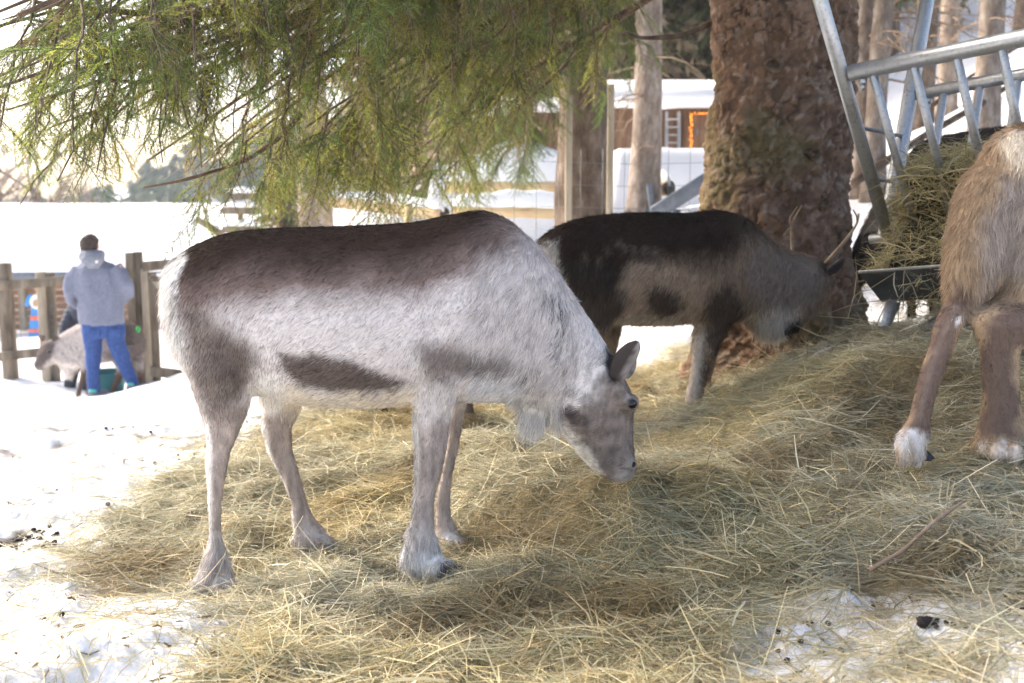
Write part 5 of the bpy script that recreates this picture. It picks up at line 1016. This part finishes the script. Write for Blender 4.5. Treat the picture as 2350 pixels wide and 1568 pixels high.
# signpost
Ys = 15.; c = at(550, 560, Ys); c[2] = HD(c[0], c[1])[0]; sg = thing('signpost', 'wooden signpost with grey arrow boards carrying snow', 'signpost', c)
p = at(550, 446, Ys); part('post', tube([(p[0], p[1], c[2]-.1), p], .045, 12), 'wood_old', sg)
for (u0, u1, v0, v1, s) in ((506, 600, 476, 492, -1), (512, 596, 444, 458, 1), (510, 604, 520, 534, 1)):
    m = (v0+v1)/2; pts = [(u0+(8 if s < 0 else 0), v0), (u1-(8 if s > 0 else 0), v0)] + ([(u1, m)] if s > 0 else []) + [(u1-(8 if s > 0 else 0), v1), (u0+(8 if s < 0 else 0), v1)] + ([(u0, m)] if s < 0 else []); b = slab(pts, Ys-.06, 'wood_old', sg, 'arrow_board', .03)
    q0, q1 = at(u0+8, v0-5, Ys-.03), at(u1-8, v0-5, Ys-.03); V, F = tube([q0, (q0+q1)/2+np.array([0, 0, .015]), q1], [.03, .055, .03], 10, noise=.012); mesh('snow_cap', V, F, MAT['snow'], b)
a, b = at(452, 503, 14.6), at(512, 540, 14.6); V, F = tube([a, b], [.05, .055], 10, noise=.005); lp = mesh('leaning_rail', V, F, MAT['wood_old'], loc=b); tag(lp, 'weathered pole leaning left of the signpost', 'pole')
# bucket under the led reindeer
c = at(247, 878, 11.75); V, F = [], []; rg = []
for z, r_ in ((-.13, .17), (.0, .2), (.13, .235), (.14, .25), (.13, .22), (-.1, .16)): rg.append([c+np.array([math.cos(a)*r_, math.sin(a)*r_, z]) for a in np.linspace(0, 2*np.pi, 24, endpoint=False)])
bk = mesh('bucket', *rings(rg), MAT['teal'], loc=c); tag(bk, 'round teal plastic bucket on the snow beneath the led reindeer', 'bucket')

# ------------------------------------------------------------------ logs, fence posts, cabin in the middle
def log(p0, p1, r, label, group=None, end=True, snow=.0, name='log'):
    p0, p1 = np.asarray(p0, float), np.asarray(p1, float); t = thing(name, label, 'log', p0-np.array([0, 0, r]), group); k = np.linspace(0, 1, 16)[:, None]; P = p0*(1-k)+p1*k; V, F = tube(P, r, 18, noise=r*.10, seed=int(abs(p0[0])*10)); mesh('stem', V, F, MAT['wood_log'], t)
    if end:
        d = nrm(p1-p0)
        for q, s in ((p0, -1), (p1, 1)): V, F = tube([q+d*s*.001, q+d*s*.012], r*.99, 18); mesh('sawn_end', V, F, MAT['wood_end'], t)
    if snow:
        rg = []
        for i, q in enumerate(P):
            hgt = snow*(1+.35*vnoise(np.array([[i*.6, r*9, 0]]), 3)[0])*min(1, .3+i*.4, .3+(15-i)*.4); rg.append([q+np.array([0, math.cos(a)*r*.95, (r*.45 + max(0, math.sin(a))*(hgt+r*.45)) if math.sin(a) > -.01 else r*.35]) for a in np.linspace(0, 2*np.pi, 18, endpoint=False)])
        V, F = rings(rg); mesh('snow_cap', V, F, MAT['snow'], t)
    return t
Yl = 12.
log(at(1025, 425, Yl), at(1330, 424, Yl-.1), .09, 'upper peeled yellow log with a red mark and thick snow on top', None, True, .36)
log(at(1040, 481, Yl-.5), at(1340, 486, Yl-.6), .085, 'lower peeled yellow log under the snow beside the wire fence', None, True, .14)
log(at(752, 460, 13.5), at(1020, 492, 12.2), .085, 'peeled log sloping down beyond the pale reindeer back', None, True, .10)
slab([(1120, 412), (1126, 412), (1126, 424), (1119, 424)], Yl-.12, 'red_paint', bpy.data.objects['log'], 'red_mark', .04)
c = at(937, 520, 11.8); c[2] = HD(c[0], c[1])[0]; p = at(937, 468, 11.8); V, F = tube([(c[0], c[1], c[2]-.1), p], .05, 14, noise=.004); tag(mesh('round_post', V, F, MAT['wood_log'], loc=c), 'round wooden post standing against the sloping log', 'post')
def snow_heap(pts_u, vtop, Y0, depth, label, seed):
    """a rounded bank of snow: front edge between two view columns, top at vtop, running back depth metres"""
    a, b = at(pts_u[0], vtop, Y0), at(pts_u[1], vtop, Y0); xs = np.linspace(a[0], b[0], 50); ys = np.linspace(0, depth, 24); XX, YY = np.meshgrid(xs, ys); x, y = XX.ravel(), Y0+YY.ravel(); g_ = H(x, y)-.1
    e = np.clip(YY.ravel()/.25, 0, 1)**.5*np.clip((depth-YY.ravel())/.6, 0, 1)**.5*np.clip((x-xs[0])/.18, 0, 1)**.5*np.clip((xs[-1]-x)/.18, 0, 1)**.5
    z = g_+(a[2]-g_)*e+.03*n2(x, y, 1.5, 3, seed)*e; ii = np.arange(50*24).reshape(24, 50); f = np.stack([ii[:-1, :-1], ii[:-1, 1:], ii[1:, 1:], ii[1:, :-1]], -1).reshape(-1, 4)
    return tag(mesh('snow_bank', np.stack([x, y, z], -1), f, MAT['snow'], kind='structure'), label)
snow_heap((1395, 1700), 337, 14.2, 2.2, 'high snow bank in front of the cabin', 3)
snow_heap((960, 1330), 372, 12.6, 2.5, 'snow bank behind the peeled logs', 5); snow_heap((815, 1010), 505, 12.4, 1.5, 'low snow bank beyond the round post', 7)
lg = log(at(1462, 434, 13.6), at(1536, 432, 13.1), .10, 'short log with dark sawn end poking out of the snow bank', None, True, .17)
c = at(1500, 480, 12.6); c[2] = HD(c[0], c[1])[0]; bn = thing('steel_frame', 'grey steel frame with a slanting beam in front of the snow bank', 'metal frame', c)
part('upright', beam(at(1503, 520, 12.6), at(1489, 421, 12.6), .07, .05, (0, 1, 0)), 'steel', bn); part('slanting_beam', beam(at(1500, 492, 12.5), at(1640, 402, 12.5), .06, .19, (0, 0, 1)), 'steel', bn); part('foot_bar', beam(at(1478, 487, 12.7), at(1560, 487, 12.7), .06, .07), 'steel', bn)
c = at(1355, 560, 9.0); c[2] = HD(c[0], c[1])[0]; wf = thing('wire_fence', 'two pale square posts carrying wire netting round the middle spruce', 'fence', c)
post(wf, 1298, 1314, 219, 9.0, 'wood_pale'); post(wf, 1395, 1410, 194, 9.1, 'wood_pale')
netting(wf, at(1180, 400, 9.05), at(1740, 400, 9.2), .55, 1.66, .2, .2, .0022, sag=.03)
# cabins
def cabin(u0, u1, v_eave, v_roof, Y, label, depth, zb, board=.16, roof_drop=0.):
    a, b = at(u0, v_eave, Y), at(u1, v_eave, Y); zt = a[2]; c = (a+b)/2; c[2] = zb; t = thing('cabin', label, 'cabin', c); n = int((b[0]-a[0])/board)
    for k in range(n):
        x = a[0]+(k+.5)*(b[0]-a[0])/n; part('board', beam((x, Y+.01*(k % 2), zb), (x, Y+.01*(k % 2), zt), (b[0]-a[0])/n*.96, .03, (0, 1, 0)), 'cabin', t)
    part('side_wall', beam(((b[0]+a[0])/2, Y+depth/2+.05, zb), ((b[0]+a[0])/2, Y+depth/2+.05, zt), b[0]-a[0]-.1, depth-.1, (0, 1, 0), .01), 'cabin', t)
    hr = at(u0, v_roof, Y)[2]-zt; xs = np.linspace(a[0]-.25, b[0]+.25, 70); rg = []
    for x in xs:
        w = .06*n2([x], [0], 1.3, 2, 5)[0]; dr = .02+.12*max(0, n2([x], [3], 2.0, 2, 8)[0])
        rg.append([(x, Y-.45+w, zt-dr), (x, Y-.50+w, zt+hr*.45), (x, Y-.38+w, zt+hr*.92), (x, Y+.1, zt+hr*1.05), (x, Y+depth*.5, zt+hr+depth*.12), (x, Y+depth, zt+hr+depth*.1), (x, Y+depth+.3, zt), (x, Y+depth*.4, zt-.02)])
    V, F = rings(rg); tag(mesh('roof', V, F, MAT['snow'], t), 'flat roof under thick snow'); return t
cb = cabin(1395, 1720, 246, 206, 18., 'brown boarded cabin with snow roof behind the slim spruce trunk', 3.0, .6)
for s in range(2): pass
dr = part('door', beam(at(1614, 345, 17.9), at(1614, 262, 17.9), .62, .05, (0, 1, 0), .05), 'cabin', cb); p = at(1600, 310, 17.85); part('handle', tube([p, p+np.array([0, 0, .12])], .012, 8), 'steel', dr)
c = at(1545, 345, 17.5); ld = thing('ladder', 'grey ladder leaning upright against the brown cabin wall', 'ladder', c)
for u in (1530, 1558): part('rail', beam(at(u, 350, 17.6), at(u, 257, 17.85), .05, .04, (0, 1, 0)), 'galv', ld)
for v in (274, 292, 310, 328): part('rung', tube([at(1530, v, 17.72), at(1558, v, 17.72)], .016, 8), 'galv', ld)
c = at(1586, 340, 17.8); ls = thing('light_string', 'warm orange fairy lights hung round the cabin door', 'string lights', c); ps = []; r = np.random.default_rng(3)
for k in range(90):
    f = k/89; q = (1586, 345-(345-261)*f/.62) if f < .62 else (1586+(1650-1586)*(f-.62)/.38, 261); ps.append(ball(at(q[0]+r.normal(0, 1.8), q[1]+r.normal(0, 1.8), 17.8), .009, 6, 4))
V, F = join(ps); mesh('bulbs', V, F, MAT['led'], ls, kind='stuff'); part('cable', tube([at(1586, 345, 17.82), at(1586, 261, 17.82), at(1650, 261, 17.82)], .006, 6), 'dark', ls)
ct = cabin(1105, 1300, 256, 241, 22., 'low dark hut with a thin snow roof left of the middle spruce', 2.5, .6, .25)
for (a, b) in ((1141, 1168), (1185, 1200)):
    w = part('window', beam(at((a+b)/2, 287, 21.9), at((a+b)/2, 262, 21.9), (b-a)*21.9/FPX, .05, (0, 1, 0), .05), 'wood_old', ct); part('pane', beam(at((a+b)/2, 285, 21.87), at((a+b)/2, 264, 21.87), (b-a-4)*21.9/FPX, .03, (0, 1, 0), .02), 'glass', w)

# ------------------------------------------------------------------ people
def slices(rows, Y, seg=22):
    """rows of (v, uL, uR, depth half, y shift) -> a closed skin"""
    R_ = np.array(rows, float); t = np.linspace(0, len(R_)-1, (len(R_)-1)*3+1); R_ = np.stack([np.interp(t, np.arange(len(R_)), R_[:, k]) for k in range(5)], -1); th = np.linspace(0, 2*np.pi, seg, endpoint=False); out = []
    for v, a, b, d, sy in R_:
        A, B = at(a, v, Y), at(b, v, Y); c = (A+B)/2+np.array([0, sy, 0]); h = (B-A)/2; out.append(c+np.outer(np.cos(th), h)+np.outer(np.sin(th), [0, d, 0]))
    return rings(out)
def ptube(pts, seg=14): return tube([at(u, v, Y) for u, v, Y, _ in pts], [r for *_, r in pts], seg)
def dense(pts, n=4):
    P = np.array(pts, float); k = np.linspace(0, len(P)-1, (len(P)-1)*n+1); return [tuple(np.interp(x, np.arange(len(P)), P[:, c]) for c in range(4)) for x in k]
Ym = 10.85
c = at(262, 905, Ym); c[2] = HD(c[0], c[1])[0]; man = thing('person', 'man seen from behind in grey blue hooded fleece and blue jeans', 'person', c, 'people with the led reindeer')
def hand(base, d, side, s=1.):
    """palm and five bent fingers"""
    d = nrm(np.asarray(d, float)); sd = nrm(np.asarray(side, float)); up = np.cross(sd, d); ps = [tube([base, base+d*.05*s, base+d*.09*s], [.030*s, .040*s, .034*s], 12)]
    for i, (o, L) in enumerate(((-.028, .065), (-.010, .078), (.010, .074), (.027, .058))):
        q = base+d*.088*s+sd*o*s; ps.append(tube([q-d*.02*s, q+d*L*.45*s, q+d*L*.75*s-up*.018*s, q+d*L*.8*s-up*.04*s], [.0095*s, .009*s, .0085*s, .007*s], 8))
    q = base+d*.03*s-sd*.035*s; ps.append(tube([q, q+(d*.5-sd*.7)*.035*s, q+(d*.9-sd*.35)*.06*s-up*.012*s], [.012*s, .011*s, .008*s], 8)); return ps
hl, hr_ = at(196, 700, Ym+.42), at(272, 690, Ym+.42)
body = [slices([(541, 200, 214, .05, 0), (546, 190, 222, .085, 0), (555, 186, 225, .10, .0), (566, 187, 224, .10, .01), (576, 190, 221, .085, .02), (583, 195, 218, .06, .02), (592, 196, 220, .06, .01), (604, 186, 236, .07, 0), (615, 175, 268, .085, 0), (650, 178, 276, .10, 0), (700, 188, 278, .10, 0), (745, 192, 282, .11, 0), (765, 195, 280, .09, 0)], Ym),
        ptube(dense([(180, 620, Ym, .06), (168, 650, Ym, .05), (163, 680, Ym+.05, .042), (180, 698, Ym+.3, .034), (196, 700, Ym+.42, .028)])), ptube(dense([(268, 612, Ym, .06), (284, 642, Ym, .05), (293, 668, Ym+.05, .042), (284, 685, Ym+.3, .034), (272, 690, Ym+.42, .028)])),
        ptube(dense([(214, 745, Ym, .085), (214, 810, Ym, .06), (213, 860, Ym-.03, .048), (215, 898, Ym-.05, .04), (219, 905, Ym-.02, .04)])), ptube(dense([(262, 745, Ym, .085), (270, 795, Ym, .062), (293, 850, Ym, .048), (306, 884, Ym, .04), (309, 890, Ym+.02, .04)]))] + hand(hl, (.3, .8, 0), (1, -.3, 0)) + hand(hr_, (-.3, .8, 0), (1, .3, 0))
V, F = union(body, .010, 4); mesh('body', V, F, MAT['skin'], man)
for u in (186.5, 225): V, F = ball(at(u, 565, Ym+.005), .03, 10, 8, (.4, .7, 1.1)); mesh('ear', V, F, MAT['skin'], man)
V, F = union([slices([(537, 204, 210, .02, 0), (539, 199, 214, .05, 0), (542, 194, 218.5, .075, 0), (547, 188.5, 223, .095, 0), (553, 186, 225.5, .106, -.004), (562, 185.5, 225.5, .106, -.012), (572, 188, 223, .080, -.03), (577, 192, 219, .05, -.05)], Ym-.004)], .008, 2); V = V+nrm(V-V.mean(0))*(fbm(V*60, 2, 3)*.006)[:, None]; mesh('hair', V, F, MAT['hair'], man)
jk = [slices([(596, 190, 240, .085, 0), (604, 180, 258, .10, 0), (614, 170, 272, .125, 0), (630, 168, 280, .145, 0), (660, 172, 284, .155, 0), (690, 178, 285, .155, 0), (720, 181, 286, .16, 0), (738, 182, 286, .16, 0), (743, 184, 284, .15, 0)], Ym),
      ptube(dense([(184, 618, Ym, .085), (170, 640, Ym, .082), (161, 668, Ym, .078), (163, 686, Ym+.06, .07), (176, 698, Ym+.22, .058), (190, 700, Ym+.36, .045)])), ptube(dense([(262, 612, Ym, .085), (278, 632, Ym, .085), (289, 655, Ym, .08), (292, 672, Ym+.06, .068), (284, 686, Ym+.22, .058), (276, 689, Ym+.36, .045)]))]
V, F = union(jk, .011, 5); V = V+nrm(V-V.mean(0))*(fbm(V*np.array([10, 10, 6.]), 4, 3)*.016)[:, None]; fj = mesh('fleece', V, F, MAT['fleece'], man)
hd = [slices([(572, 196, 240, .05, -.05), (580, 189, 247, .09, -.07), (592, 190, 248, .10, -.09), (604, 204, 244, .07, -.12), (616, 216, 236, .035, -.13)], Ym)]
V, F = union(hd, .010, 3); V = V+nrm(V-V.mean(0))*(fbm(V*16, 2, 8)*.010)[:, None]; mesh('hood', V, F, MAT['hood'], fj)
slab([(218, 599), (225, 598), (223, 604), (220, 605)], Ym-.235, 'white_paint', fj, 'neck_tag', .01)
jn = [slices([(730, 186, 283, .135, 0), (745, 188, 285, .14, 0), (762, 190, 288, .13, 0), (775, 193, 287, .11, 0)], Ym), ptube(dense([(212, 758, Ym, .11), (214, 800, Ym, .088), (213, 850, Ym-.03, .075), (215, 885, Ym-.05, .066), (216, 901, Ym-.05, .068)])), ptube(dense([(262, 758, Ym, .11), (268, 792, Ym, .092), (284, 832, Ym, .08), (300, 868, Ym, .066), (307, 886, Ym, .064)]))]
V, F = union(jn, .011, 3); V = V+nrm(V-V.mean(0))*(fbm(V*np.array([14, 14, 9.]), 4, 12)*.013)[:, None]; je = mesh('jeans', V, F, MAT['jeans'], man)
for u in (204, 250): slab([(u, 757), (u+24, 757), (u+24, 775), (u+12, 781), (u, 775)], Ym-.150, 'jeans', je, 'back_pocket', .02)
def shoe(parent, u, v, Y, d, m1, m2):
    c = at(u, v, Y); d = nrm(np.array([*d, 0.])); n = np.array([-d[1], d[0], 0]); rg = []
    for t_, w, h in ((-.09, .6, .6), (-.07, .95, 1.), (0, 1., .95), (.08, 1.1, .62), (.15, 1., .5), (.19, .55, .35)): rg.append([c+d*t_+n*math.cos(a)*.045*w+np.array([0, 0, .045+math.sin(a)*(.055*h if math.sin(a) > 0 else .045)]) for a in np.linspace(0, 2*np.pi, 14, endpoint=False)])
    V, F = rings(rg); s = mesh('shoe', V, F, MAT[m1], parent); q = c+np.array([0, 0, .085])-d*.04; V, F = ball(q, .045, 12, 7, (1, 1, .6)); mesh('shoe_lining', V, F, MAT[m2], s)
shoe(man, 219, 914, Ym-.06, (.25, .9), 'shoe_grey', 'shoe_teal'); shoe(man, 309, 898, Ym, (.5, .8), 'shoe_grey', 'shoe_teal')
# the second person, bending down behind the reindeer
Yp = 11.95; c = at(180, 905, Yp); c[2] = HD(c[0], c[1])[0]; p2 = thing('person', 'person in dark padded jacket and red shoes bending down behind the led reindeer', 'person', c, 'people with the led reindeer')
b2 = [ptube(dense([(205, 775, Yp, .12), (200, 740, Yp-.03, .13), (190, 700, Yp-.12, .13), (200, 682, Yp-.18, .06), (210, 670, Yp-.22, .085), (216, 652, Yp-.24, .07)])), ptube(dense([(176, 700, Yp-.1, .06), (160, 730, Yp-.12, .05), (148, 762, Yp-.25, .04), (146, 790, Yp-.33, .03)])), ptube(dense([(210, 700, Yp-.1, .06), (220, 740, Yp-.12, .05), (215, 775, Yp-.25, .04)])), ptube(dense([(190, 775, Yp, .09), (170, 830, Yp-.05, .065), (160, 880, Yp, .05), (159, 902, Yp, .045)])), ptube(dense([(215, 775, Yp, .09), (208, 830, Yp-.05, .065), (201, 880, Yp, .05), (200, 902, Yp, .045)]))] + hand(at(146, 790, Yp-.33), (0, -.3, -.9), (1, 0, 0))
V, F = union(b2, .011, 4); mesh('body', V, F, MAT['skin'], p2)
V, F = union([ptube(dense([(206, 780, Yp, .16), (200, 740, Yp-.03, .17), (190, 705, Yp-.1, .165), (194, 686, Yp-.14, .10)])), ptube(dense([(182, 694, Yp-.1, .09), (164, 722, Yp-.12, .085), (150, 755, Yp-.22, .07), (146, 782, Yp-.31, .055)])), ptube(dense([(206, 700, Yp-.1, .09), (222, 740, Yp-.12, .08), (216, 772, Yp-.24, .06)]))], .013, 4)
V = V+nrm(V-V.mean(0))*(.010*np.abs(np.sin(V[:, 2]*60)))[:, None]; mesh('padded_jacket', V, F, MAT['dark_pad'], p2)
V, F = union([ptube(dense([(192, 775, Yp, .12), (171, 830, Yp-.05, .085), (161, 880, Yp, .07), (160, 898, Yp, .068)])), ptube(dense([(214, 775, Yp, .12), (208, 830, Yp-.05, .085), (201, 880, Yp, .07), (200, 898, Yp, .068)]))], .013, 4); mesh('trousers', V, F, MAT['dark_trouser'], p2)
V, F = ball(at(216, 650, Yp-.24), .105, 14, 10, (.85, 1, 1.1)); V = V+nrm(V-V.mean(0))*(fbm(V*40, 2, 3)*.008)[:, None]; mesh('hair', V, F, MAT['hair'], p2)
shoe(p2, 158, 915, Yp-.1, (-.1, -1), 'shoe_red', 'shoe_black'); shoe(p2, 200, 915, Yp-.1, (.1, -1), 'shoe_red', 'shoe_black')

# ------------------------------------------------------------------ air
hb = [(-210, -45, -14), (210, -45, -14), (210, 275, -14), (-210, 275, -14), (-210, -45, 75), (210, -45, 75), (210, 275, 75), (-210, 275, 75)]
hzm = bpy.data.materials.new('haze'); hzm.use_nodes = True; n_ = hzm.node_tree.nodes; n_.remove(n_['Principled BSDF']); pv = n_.new('ShaderNodeVolumePrincipled')
pv.inputs['Color'].default_value = (.74, .86, 1, 1); pv.inputs['Density'].default_value = .0013; pv.inputs['Anisotropy'].default_value = .3; hzm.node_tree.links.new(pv.outputs[0], n_['Material Output'].inputs['Volume'])
mesh('haze', np.array(hb, float), [(0, 3, 2, 1), (4, 5, 6, 7), (0, 1, 5, 4), (1, 2, 6, 5), (2, 3, 7, 6), (3, 0, 4, 7)], hzm, smooth=False, kind='stuff')
